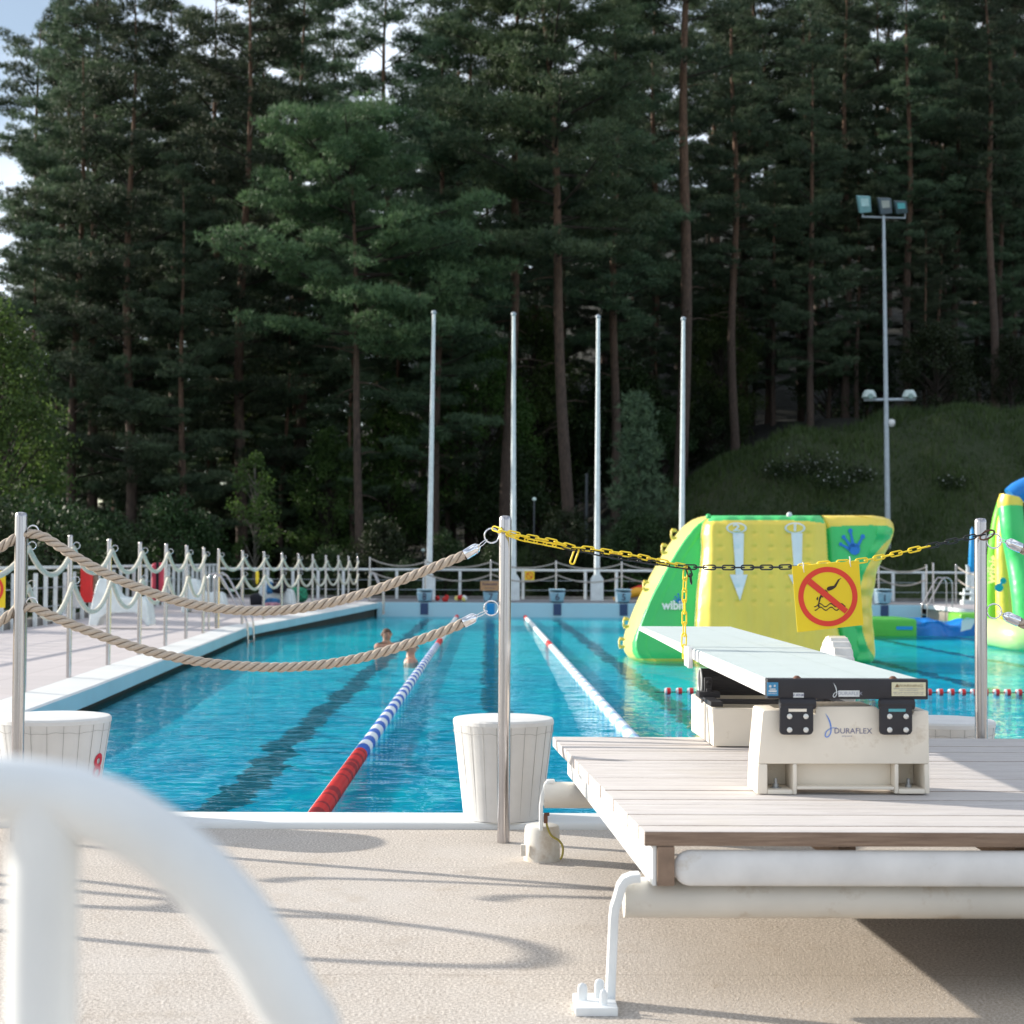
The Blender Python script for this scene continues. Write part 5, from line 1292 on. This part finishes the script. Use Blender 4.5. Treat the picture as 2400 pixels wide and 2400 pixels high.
# garden lamps
for (u, v, w_) in ((1252, 1170, 'small globe lamp on a thin post between the second and third flagpoles'), (838, 1302, 'small globe lamp just above the railing left of the flagpoles'), (992, 1290, 'small globe lamp just left of the first flagpole')):
    p = at(u, v, 57); t = thing('garden_lamp', w_, 'lamp', (p[0], p[1], tz(p[0], 57)))
    m = MB(); m.tube([(p[0], p[1], tz(p[0], 57)-.1), (p[0], p[1], p[2])], .03, 8); m.build('post', paint('dark_post', (.06, .07, .08), .6), t)
    m = MB(); m.lathe([(0, -.07), (.05, -.05), (.075, 0), (.05, .05), (0, .07)], p, 12); m.build('globe', GLOBE, t, smooth=60)
for (u, v) in ((1375, 1110),):
    p = at(u, v, 60); m = MB(); m.tube([(p[0], p[1], tz(p[0], 60)-.1), (p[0], p[1], p[2])], .05, 8); tag(m.build('fence_post', paint('dark_post', (.06, .07, .08), .6)), 'thin dark post among the trees left of the third flagpole', 'post')
# lifeguard chair with furled parasol
y = 47.8; g5 = lambda x, yv: Vector(at(2050+x*.2848, 1250+yv*.2848, y))
t = thing('lifeguard_chair', 'white slatted lifeguard chair beside the near right post', 'chair', tuple(g5(770, 600)))
m = MB()
for x in (760, 775, 792): m.tube([g5(x, 265), g5(x, 470)], .03, 6)
m.tube([g5(750, 268), g5(800, 268)], .03, 6); m.build('backrest', CHAIRW, t)
m = MB(); a_, b_ = g5(720, 490), g5(800, 505); m.box(((a_.x+b_.x)/2, y, (a_.z+b_.z)/2), (b_.x-a_.x, .6, .06)); m.box((g5(770, 560).x, y-.1, g5(770, 575).z), (.4, .5, .18)); m.build('seat', CHAIRW, t, bevel=.02)
for x in (738, 795): m = MB(); m.tube([g5(x, 455), g5(x-8, 560 if x < 760 else 640)], .035, 6); m.build('leg', CHAIRW, t)
t = thing('parasol', 'furled white and blue parasol on a pole beside the lifeguard chair', 'parasol', tuple(g5(803, 640)))
m = MB(); m.tube([g5(803, 640), g5(803, 20)], .05, 8); m.build('pole', POLEW, t)
m = MB(); m.lathe([(.06, 0), (.11, .2), (.09, .7), (.05, 1.2), (.0, 1.3)], g5(803, 320), 12); m.build('canopy', BRBLUE, t, smooth=60)

# ------------------------------------------------------------------ swimmers
def person(u, v, d, label, hair, face_dir, turned=0., arm=True, size=1.):
    wl = at(u, v, d); x, y = wl[0], wl[1]
    t = thing('person', label, 'person', (x, y, WZ))
    me = bpy.data.meshes.new('body'); bm = bmesh.new()
    J = {'pel': (0, 0, -.42), 'belly': (0, 0, -.2), 'chest': (0, 0, -.02), 'neck0': (0, .0, .06), 'neck': (.0, 0, .115), 'head0': (.012, 0, .17), 'head1': (.018, 0, .225), 'head2': (.0, 0, .285),
         'shl': (0, -.17, .01), 'shr': (0, .17, .01), 'ell': (.12, -.26, -.14), 'elr': (.12, .26, -.14), 'hal': (.3, -.16, -.13), 'har': (.3, .16, -.13)}
    R_ = {'pel': .15, 'belly': .14, 'chest': .155, 'neck0': .085, 'neck': .058, 'head0': .077, 'head1': .092, 'head2': .062, 'shl': .07, 'shr': .07, 'ell': .045, 'elr': .045, 'hal': .03, 'har': .03}
    E = [('pel', 'belly'), ('belly', 'chest'), ('chest', 'neck0'), ('neck0', 'neck'), ('neck', 'head0'), ('head0', 'head1'), ('head1', 'head2'), ('chest', 'shl'), ('chest', 'shr'), ('shl', 'ell'), ('shr', 'elr'), ('ell', 'hal'), ('elr', 'har')]
    ca, sa = math.cos(face_dir), math.sin(face_dir); V = {}
    for k_, p in J.items(): V[k_] = bm.verts.new((p[0]*ca-p[1]*sa, p[0]*sa+p[1]*ca, p[2]))
    for a, b in E: bm.edges.new((V[a], V[b]))
    keys = list(J); bm.to_mesh(me); bm.free()
    o = bpy.data.objects.new('body', me); col.objects.link(o)
    md = o.modifiers.new('s', 'SKIN')
    for i, k_ in enumerate(keys): me.skin_vertices[0].data[i].radius = (R_[k_], R_[k_]); me.skin_vertices[0].data[i].use_root = (k_ == 'pel')
    o.modifiers.new('u', 'SUBSURF').levels = 2; bpy.context.view_layer.update()
    m2 = bpy.data.meshes.new_from_object(o.evaluated_get(bpy.context.evaluated_depsgraph_get())); bpy.data.objects.remove(o)
    m2.materials.append(SKIN); m2.shade_smooth()
    o = bpy.data.objects.new('body', m2); col.objects.link(o); o.parent = t; ORG[o.name] = ORG[t.name]
    L = lambda p: Vector((x+p[0]*ca-p[1]*sa, y+p[0]*sa+p[1]*ca, WZ+p[2]))
    # hair cap
    m = MB(); vs = []; nu, nv = 20, 10
    for j in range(nv+1):
        th = PI*.62*j/nv
        for i in range(nu):
            ph = 2*PI*i/nu; back = .5-.5*math.cos(ph)
            tt = th*(.62+.55*back); k_ = 1+.06*mathutils.noise.noise(Vector((ph*3, th*6, u)))
            vs.append(L((-.004+.098*k_*math.sin(tt)*math.cos(ph), .088*k_*math.sin(tt)*math.sin(ph), .222+.103*k_*math.cos(tt))))
    m.add(vs, [(j*nu+i, j*nu+(i+1) % nu, (j+1)*nu+(i+1) % nu, (j+1)*nu+i) for j in range(nv) for i in range(nu)]); m.build('hair', hair, t, smooth=80)
    m = MB()
    m.tube([L((.098, 0, .232)), L((.122, 0, .205)), L((.098, 0, .2))], [.008, .013, .008], 8); m.build('nose', SKIN, t, smooth=80)
    m = MB()
    for s in (-1, 1): m.lathe([(0, -.012), (.01, -.006), (.012, 0), (.01, .006), (0, .012)], L((.092, .03*s, .232)), 8)
    m.build('eye', paint('dark_eye', (.03, .02, .02), .4), t, smooth=80)
    m = MB(); m.tube([L((.093, -.022, .172)), L((.1, 0, .17)), L((.093, .022, .172))], .005, 6); m.build('mouth', paint('lips', (.45, .12, .1), .5), t)
    for s in (-1, 1):
        m = MB(); m.lathe([(0, -.028), (.012, -.015), (.014, .005), (.01, .022), (0, .028)], L((.0, .092*s, .218)), 8); m.build('ear', SKIN, t, smooth=80)
    return t
person(906, 1517, 29.2, 'dark haired swimmer, head above the water, farther left', HAIRB, -1.2)
person(962, 1549, 24.6, 'curly fair haired swimmer beside the left lane rope, looking away', HAIRY, -.1)

# ------------------------------------------------------------------ trees
def add_blades(acc, base, d, L, w):    # base Nx3, d Nx3 unit, widths
    N = len(base); r = rng.normal(size=(N, 3)); s = np.cross(d, r); s /= np.linalg.norm(s, axis=1)[:, None]+1e-9
    L = L[:, None]; w = w[:, None]
    acc.append(np.stack([base-s*w*.5, base+s*w*.5, base+d*L], 1))
def mesh_tris(name, tris, mat, parent):
    T = np.concatenate(tris).astype(np.float32); n = len(T); me = bpy.data.meshes.new(name)
    me.vertices.add(n*3); me.vertices.foreach_set('co', T.reshape(-1)); me.loops.add(n*3); me.loops.foreach_set('vertex_index', np.arange(n*3, dtype=np.int32))
    me.polygons.add(n); me.polygons.foreach_set('loop_start', np.arange(0, n*3, 3, dtype=np.int32)); me.polygons.foreach_set('loop_total', np.full(n, 3, dtype=np.int32))
    me.materials.append(mat); me.update(); me.validate()
    o = bpy.data.objects.new(name, me); col.objects.link(o); o.parent = parent; return o
def unit(a): return a/(np.linalg.norm(a, axis=-1, keepdims=True)+1e-9)
def pine(seed, H, cs, R, mat=None, dens=1., nb=46, lean=0., name='pine_tree', flat=.28, shape='pine'):
    global rng
    rng = np.random.default_rng(seed); rs = random.Random(seed)
    t = thing(name, 'x', 'tree', (0, 0, 0)); m = MB()
    bx, by = rs.uniform(-.6, .6)+lean, rs.uniform(-.4, .4)
    tr_ = lambda z: np.array([bx*(z/H)**1.6+.12*math.sin(z*.35+seed), by*(z/H)**1.6+.1*math.sin(z*.4+seed*2), z])
    zs_ = np.linspace(-1.2, H*.985, 16); r0 = .0085*H+.03
    m.tube([tr_(max(0, z))+np.array([0, 0, min(0, z)]) for z in zs_], [max(.025, r0*(1-max(0, z)/H)**.75+(.06 if z < .3 else 0)) for z in zs_], 9)
    acc = []
    z0 = H*cs
    # dead stubs below the crown
    for _ in range(9):
        z = rs.uniform(H*.2, z0+1); a = rs.uniform(0, 2*PI); p = tr_(z); L = rs.uniform(.5, 1.8)
        q = p+np.array([math.cos(a)*L, math.sin(a)*L, rs.uniform(-.3, .2)*L]); m.tube([p, (p+q)/2+np.array([0, 0, .08]), q], [.03, .02, .008], 4, cap=False)
    for b in range(nb):
        f = (b+rs.random())/nb; z = z0+(H-z0)*f; a = rs.uniform(0, 2*PI) if b % 2 else (b*2.4)
        if shape == 'pine': L = R*(.42+.58*math.sin(min(1, (1-f)*1.25+.08)*PI/2))*rs.uniform(.55, 1.15)*(.75+.25*min(1, f*5)); el = rs.uniform(-.12, .35)+.35*f
        else: L = R*(1-f)**.85*rs.uniform(.8, 1.1)+.12; el = -.25+.5*f
        p = tr_(z); dv = np.array([math.cos(a)*math.cos(el), math.sin(a)*math.cos(el), math.sin(el)])
        bend = rs.uniform(-.1, .18) if shape == 'pine' else .12
        P = [p+dv*L*s+np.array([0, 0, bend*L*s*s]) for s in (0, .35, .7, 1.)]
        m.tube(P, [max(.012, .014*L*(1-f*.4)), .011*L, .007*L, .005], 5, cap=False, mi=1)
        nc = max(3, int(L*2.3))
        side = np.cross(dv, [0, 0, 1.]); side /= np.linalg.norm(side)+1e-9
        for c in range(nc):
            s = .28+.75*(c+rs.random())/nc if shape == 'pine' else .08+.95*(c+rs.random())/nc
            sp = (1.15-s*.35)*L*.32 if shape == 'pine' else (1.05-s)*L*.4+.1
            ctr = p+dv*L*s+np.array([0, 0, bend*L*s*s])+side*rs.uniform(-1, 1)*sp+np.array([0, 0, rs.uniform(-.1, .22)])
            m.tube([p+dv*L*max(0, s-.2), ctr], [.012, .004], 3, cap=False, mi=1)
            sz = rs.uniform(.35, .75)*(.7+.12*L)
            nt = int((30 if shape == 'pine' else 22)*dens*sz/.5)
            u_ = unit(rng.normal(size=(nt, 3)))*(rng.random((nt, 1))**.45)
            tuft = ctr+u_*np.array([sz, sz, sz*flat])
            k_ = 7
            base = np.repeat(tuft, k_, 0); out = unit(np.repeat(unit(u_*np.array([1, 1, .6])), k_, 0)*.5+rng.normal(size=(nt*k_, 3))*.6+np.array([0, 0, .55]))
            add_blades(acc, base, out, rng.uniform(.13, .26, nt*k_), rng.uniform(.022, .045, nt*k_))
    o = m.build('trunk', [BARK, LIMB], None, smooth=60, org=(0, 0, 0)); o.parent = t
    mesh_tris('crown', acc, mat or NEEDLE, t)
    return t
def leafy(seed, H, R, mat, n_blob=60, leaf=.11, bark_=BARKW, z0=.15, name='birch_tree', per=130):
    global rng
    rng = np.random.default_rng(seed); rs = random.Random(seed); t = thing(name, 'x', 'tree', (0, 0, 0)); m = MB()
    m.tube([(0.1*math.sin(z*.5), .08*math.cos(z*.4), z) for z in np.linspace(-.8, H*.95, 12)], list(np.linspace(.012*H+.02, .02, 12)), 8); acc = []
    for b in range(n_blob):
        f = rs.random()**.8; z = H*(z0+(1-z0)*f); Rz = R*math.sin(min(1, (1-f)*1.5+.12)*PI/2)*min(1, .55+f*2); a = rs.uniform(0, 2*PI); q = rs.uniform(.3, 1.)**.6
        c = np.array([Rz*q*math.cos(a), Rz*q*math.sin(a), z]); m.tube([(0.05, 0, max(0, z-.25*H*.3-Rz*.4)), c*np.array([.6, .6, 1])-np.array([0, 0, .15]), c], [.03, .018, .006], 4, cap=False)
        sz = rs.uniform(.3, .6)*(R/1.6)**.6; n = per; u_ = unit(rng.normal(size=(n, 3)))*(rng.random((n, 1))**.5)
        p = c+u_*np.array([sz, sz, sz*1.15]); d = unit(rng.normal(size=(n, 3))+np.array([0, 0, -.5])); e = unit(np.cross(d, rng.normal(size=(n, 3)))); w = rng.uniform(.4, .75, (n, 1))*leaf; l_ = rng.uniform(.8, 1.3, (n, 1))*leaf
        acc.append(np.stack([p, p+d*l_*.5+e*w*.5, p+d*l_], 1)); acc.append(np.stack([p, p+d*l_, p+d*l_*.5-e*w*.5], 1))
    o = m.build('trunk', bark_, None, smooth=60, org=(0, 0, 0)); o.parent = t
    mesh_tris('crown', acc, mat, t); return t

protos = [pine(11, 27, .34, 3.8, dens=1.5, nb=62), pine(12, 29, .3, 3.4, dens=1.4, nb=64), pine(13, 25, .2, 3.5, dens=1.5, nb=64), pine(14, 28, .42, 3.4, dens=1.5, nb=54), pine(15, 24, .12, 3.3, dens=1.4, nb=70)]
used = set()
def put(k_, x, y, label, group, H=None, rz=None, z=None):
    base = protos[k_]; hp = [27, 29, 25, 28, 24][k_]; s = (H/hp) if H else 1.
    z = tz(x, y) if z is None else z; rz = rz if rz is not None else random.uniform(0, 6.28)
    if k_ not in used:
        used.add(k_); base.location = (x, y, z); base.rotation_euler = (0, 0, rz); base.scale = (s, s, s); base['label'] = label
        if group: base['group'] = group
        return base
    return copy_tree(base, (x, y, z), label, group, rz, s)
def X(u, y): return at(u, 1200, y)[0]
def Htop(u, v, x, y): return at(u, v, y)[2]-tz(x, y)
# hero pines (unique shapes)
def hero(t, u, y, label, rz=0.):
    x = X(u, y); t.location = (x, y, tz(x, y)); t.rotation_euler = (0, 0, rz); t['label'] = label; t['group'] = 'tall pines of the forest edge'; return t
hero(pine(21, 25.5, .43, 4.6, dens=1.6, nb=70, mat=NEEDLE_L, lean=-1.0, flat=.25), 1330, 62, 'tall layered pine whose bare trunk stands between the second and third flagpoles')
hero(pine(22, 17.2, .50, 4.7, mat=NEEDLE_G, dens=1.7, nb=52, lean=-1.3, flat=.3), 850, 60, 'broad bright green pine with leaning orange trunk left of the flagpoles')
hero(pine(23, 27, .42, 3.6, dens=1.5, nb=52), 1190, 66, 'pine with dark trunk just left of the second flagpole')
hero(pine(24, 30, .55, 3.4, dens=1.4, nb=44), 1600, 68, 'very tall straight pine with pale trunk above the fourth flagpole')
hero(pine(25, 25, .12, 3.6, nb=80, dens=1.5), 300, 64, 'dense dark pine above the white lounge chairs on the left')
hero(pine(26, 27, .2, 3.5, dens=1.5, nb=70), 560, 67, 'tall dark pine between the left lounge chairs and the leaning pine')
hero(pine(27, 23.5, .15, 3.3, dens=1.5, nb=72), 170, 66, 'leftmost tall pine against the pale sky')
fr = [  # (u, y, proto, vtop, label)
 (60, 72, 4, 480, 'shorter pine at the far left edge with sky above it'),
 (215, 72, 1, -60, 'slender pine behind the leftmost tall pine'),
 (430, 63, 2, 420, 'pine with low boughs rising behind the nearest lounge chair'),
 (900, 76, 1, -120, 'tall pine closing the gap above the bright green pine'),
 (700, 70, 0, -90, 'tall pine rising behind the bright green pine'),
 (500, 74, 3, -60, 'thin trunked pine deep behind the left railing'),
 (1020, 66, 2, 60, 'pine directly behind the first flagpole'),
 (1100, 72, 1, -100, 'tall pine between the first and second flagpoles'),
 (1440, 69, 0, -60, 'dark pine behind the third flagpole'),
 (1530, 75, 2, -80, 'pine between the third and fourth flagpoles'),
 (1720, 72, 1, -120, 'tall pine above the top of the inflatable wall'),
 (1800, 80, 3, -60, 'pine with bare trunk halfway between wall and floodlight mast'),
 (1900, 73, 4, 100, 'bushy pine at the crest of the grass slope left of the mast'),
 (1985, 76, 0, -90, 'tall pine directly left of the floodlight mast'),
 (2130, 75, 1, -120, 'tall pine directly right of the floodlight mast'),
 (2240, 78, 2, -30, 'dark pine behind the near right rope post'),
 (2330, 74, 3, -150, 'tall pine with reddish trunk near the right edge'),
 (2420, 80, 0, -150, 'pine cut by the right edge of the photo')]
for (u, y, k_, vt, lab) in fr:
    x = X(u, y); H = min(31, max(12, Htop(u, vt, x, y))); put(k_, x, y, lab, 'tall pines of the forest edge', H)
# the forest behind: nothing tells these apart
rs = random.Random(99)
lab_b = 'dark pine standing deep in the forest behind the edge trees'
for (y0, sp) in ((82, 4.6), (90, 4.8), (99, 5.2), (110, 5.6), (122, 6.2)):
    xw = y0*.33+4; x = -xw+rs.uniform(0, 2)
    while x < xw:
        y = y0+rs.uniform(-3.5, 3.5); k_ = rs.randrange(5); u = 1200+(x/y)*3930
        H = rs.uniform(20, 27)
        if u < 130: H = min(H, 11+max(0, u+60)*.04)
        elif u < 900: H += 5
        put(k_, x, y, lab_b, 'pines deep in the forest', H, rs.uniform(0, 6.28))
        x += sp*rs.uniform(.7, 1.3)
for i in range(58):
    u = 20+i*43+rs.uniform(-18, 18)
    if (930 < u < 1500 and i % 3) or (u > 1500 and i % 4 == 0): continue
    y = rs.uniform(66, 84) if u < 1500 else rs.uniform(72, 88); k_ = (4, 2, 4)[i % 3]; x = X(u, y)
    put(k_, x, y, 'young low crowned pine filling the shade between the tall trunks', 'young pines between the trunks', rs.uniform(9, 17), rs.uniform(0, 6.28))
# out-of-frame left and right edge trees that throw the shade on the slope
for i in range(7):
    x = -26-i*5.5; y = 66+rs.uniform(-3, 6); put(i % 5, x, y, 'pine standing in the forest left of the frame', 'pines left of the frame', rs.uniform(18, 24))
# broadleaf and young trees
bt = leafy(31, 9.6, 2.3, LEAF, 110, .13, per=150, bark_=LIMB); x = X(50, 46); bt.location = (-13.4, 46, -1.5); tag(bt, 'light green broadleaf tree at the left edge beyond the railing', 'tree', 'broadleaf trees')
copy_tree(bt, (-15.4, 54, -1.4), 'second broadleaf tree, half hidden behind the left edge tree', 'broadleaf trees', 2.2, .85)
sap = leafy(32, 5.4, .8, LEAF, 34, .11, per=90, name='birch_sapling'); x = X(592, 55); sap.location = (x, 55, tz(x, 55)-.3); tag(sap, 'light green birch sapling behind the far part of the left railing', 'tree')
sp = pine(33, 6.4, .04, 1.55, mat=NEEDLE, nb=100, dens=.6, name='spruce_tree', shape='spruce', flat=.35); x = X(1492, 58); sp.location = (x, 58, tz(x, 58)-.1); tag(sp, 'small blue-green young spruce between the third and fourth flagpoles', 'tree')
for i, (u, y, sc_) in enumerate(((905, 68, .9), (1130, 70, 1.0), (770, 66, .7), (1245, 73, 1.1), (1690, 74, .8), (640, 75, 1.2))):
    x = X(u, y); copy_tree(bt, (x, y, tz(x, y)-.2), 'light green broadleaf tree standing among the pine trunks', 'broadleaf trees among the pines', i*1.3, sc_)
lb = leafy(36, 1.6, 1.0, LEAF, 26, .09, per=110, name='bush', z0=.05, bark_=LIMB)
for i, (u, y, sc_) in enumerate(((1520, 57, .9), (1560, 58.5, 1.1), (1610, 56.5, .8), (1480, 55.5, .7), (1650, 60, .9))):
    x = X(u, y)
    if i == 0: lb.location = (x, y, tz(x, y)-.1); tag(lb, 'fresh green bush at the left foot of the grass slope', 'bush', 'fresh green bushes at the slope foot')
    else: copy_tree(lb, (x, y, tz(x, y)-.1), 'fresh green bush at the left foot of the grass slope', 'fresh green bushes at the slope foot', i*1.1, sc_)
bush = leafy(34, 2.4, 1.3, LEAFD, 40, .1, per=150, name='bush', z0=.05, bark_=LIMB); bl = leafy(35, 4.2, 1.9, LEAFD, 55, .12, per=160, name='bush', z0=.03, bark_=LIMB)
first = {0: True, 1: True}
def pb(k_, x, y, s, lab, g_):
    o = (bush, bl)[k_]
    if first[k_]:
        first[k_] = False; o.location = (x, y, tz(x, y)-.1); o.scale = (s, s, s); o.rotation_euler = (0, 0, 1.); o['category'] = 'bush'; o['label'] = lab; o['group'] = g_; return
    c = copy_tree(o, (x, y, tz(x, y)-.1), lab, g_, rs.uniform(0, 6.28), s)
for i in range(16):
    pb(i % 2, -9.9-rs.uniform(0, 3.2), 24+i*2.1, rs.uniform(.7, 1.1), 'dark leafy bush growing just beyond the left railing', 'bushes beyond the left railing')
for i in range(22):
    x = -8+i*.95+rs.uniform(-.4, .4); y = 54.5+rs.uniform(0, 2.5)
    pb(rs.randrange(2), x, y, rs.uniform(.4, .75), 'low dark bush behind the far railing', 'bushes behind the far railing')
for i in range(13):
    u = rs.uniform(0, 1500); y = rs.uniform(62, 78); x = X(u, y); pb(1, x, y, rs.uniform(.8, 1.5), 'shady bush among the tree trunks', 'bushes among the trunks')
for i in range(14):
    u = rs.uniform(1500, 2450); y = rs.uniform(71, 80); x = X(u, y); pb(1, x, y, rs.uniform(.6, 1.1), 'shady bush along the crest of the grass slope', 'bushes on the slope crest')
# grass on the slope: one mass
rng = np.random.default_rng(5)
def grass_patch(N, x0, x1, y0, y1, h0, h1, w):
    xs_ = rng.uniform(x0, x1, N); ys2 = rng.uniform(y0, y1, N); b = np.array([[a, c, tz(a, c)-.03] for a, c in zip(xs_, ys2)])
    cl = .5+.5*np.sin(xs_*1.3+np.sin(ys2*.9)*2)
    d = unit(rng.normal(size=(N, 3))*.28+np.array([0, 0, 1.])); acc = []; add_blades(acc, b, d, rng.uniform(h0, h1, N)*(.6+.6*cl), np.full(N, w)); return acc
acc = grass_patch(52000, -6, 25, 53, 70, .15, .5, .045)+grass_patch(26000, 3, 25, 53, 62, .1, .35, .035)
o = mesh_tris('meadow_grass', acc, GRASS, None); tag(o, 'long shaded grass covering the slope behind the pool', 'grass', kind='stuff')
def tz_hit(u, v):
    for y in np.arange(53, 75, .25):
        p = at(u, v, y)
        if p[2] < tz(p[0], y): return p[0], y
    return X(u, 64), 64
for i, (u, v, w) in enumerate(((1905, 1120, 1.2), (1955, 1150, 1.0), (1830, 1115, .8), (2010, 1130, .7), (2230, 1150, .6))):
    x, y = tz_hit(u, v); t = thing('flowering_shrub', ['low shrub with white flowers on the slope, the largest of them', 'white flowered shrub just right of the largest one', 'small white flowered plant left of the largest shrub', 'small white flowered plant right of the larger shrubs', 'sparse white flowered plant right of the mast'][i], 'shrub', (x, y, tz(x, y)), 'white flowering plants on the slope')
    n = int(900*w); b = np.array([x, y, tz(x, y)])+rng.normal(size=(n, 3))*np.array([.45*w, .3, .22*w])+np.array([0, 0, .25*w]); a_ = []; add_blades(a_, b-ORG[t.name], unit(rng.normal(size=(n, 3))), np.full(n, .12), np.full(n, .05)); mesh_tris('foliage', a_, LEAFD, t)
    n = int(30*w); b = np.array([x, y-.1, tz(x, y)])+rng.normal(size=(n, 3))*np.array([.45*w, .2, .2*w])+np.array([0, 0, .35*w]); a_ = []
    for _ in range(3): add_blades(a_, b-ORG[t.name], unit(rng.normal(size=(n, 3))), np.full(n, .055), np.full(n, .05))
    mesh_tris('blossom', a_, FLOWER, t)

# ------------------------------------------------------------------ light
sd = Vector((-.924*math.cos(math.radians(19)), .383*math.cos(math.radians(19)), math.sin(math.radians(19))))
su = bpy.data.lights.new('sun', 'SUN'); so = bpy.data.objects.new('sun', su); col.objects.link(so)
so.rotation_euler = sd.to_track_quat('Z', 'Y').to_euler(); su.energy = 7.4; su.angle = math.radians(.6); su.color = (1., .93, .82)
W = bpy.data.worlds.new('World'); S.world = W; W.use_nodes = True; nt = W.node_tree; nt.nodes.clear()
sky = nt.nodes.new('ShaderNodeTexSky'); sky.sky_type = 'NISHITA'; sky.sun_disc = False; sky.sun_elevation = math.radians(19); sky.sun_rotation = math.atan2(sd.x, sd.y)
sky.air_density = 1.; sky.dust_density = .6; sky.ozone_density = 1.2
tc = nt.nodes.new('ShaderNodeTexCoord'); nz = nt.nodes.new('ShaderNodeTexNoise'); nz.inputs['Scale'].default_value = 2.2; nz.inputs['Detail'].default_value = 6
mpn = nt.nodes.new('ShaderNodeMapping'); mpn.inputs['Scale'].default_value = (1, 1, 3.); nt.links.new(tc.outputs['Generated'], mpn.inputs[0]); nt.links.new(mpn.outputs[0], nz.inputs['Vector'])
rp = nt.nodes.new('ShaderNodeValToRGB'); rp.color_ramp.elements[0].position = .42; rp.color_ramp.elements[0].color = (.12, .12, .12, 1); rp.color_ramp.elements[1].position = .66; nt.links.new(nz.outputs['Fac'], rp.inputs[0])
mx = nt.nodes.new('ShaderNodeMix'); mx.data_type = 'RGBA'; nt.links.new(rp.outputs[0], mx.inputs[0]); nt.links.new(sky.outputs[0], mx.inputs[6]); mx.inputs[7].default_value = (10.5, 11.2, 12.2, 1)
bg = nt.nodes.new('ShaderNodeBackground'); bg.inputs[1].default_value = .14; nt.links.new(mx.outputs[2], bg.inputs[0])
wo = nt.nodes.new('ShaderNodeOutputWorld'); nt.links.new(bg.outputs[0], wo.inputs[0])

S.view_settings.view_transform = 'Standard'; S.view_settings.look = 'None'; S.view_settings.exposure = 0; S.view_settings.gamma = 1
S.render.engine = 'CYCLES'; S.cycles.use_denoising = True; S.cycles.max_bounces = 8; S.cycles.transparent_max_bounces = 12
S.cycles.diffuse_bounces = 3; S.cycles.glossy_bounces = 3; S.cycles.sample_clamp_indirect = 14
S.cycles.caustics_reflective = False; S.cycles.caustics_refractive = False
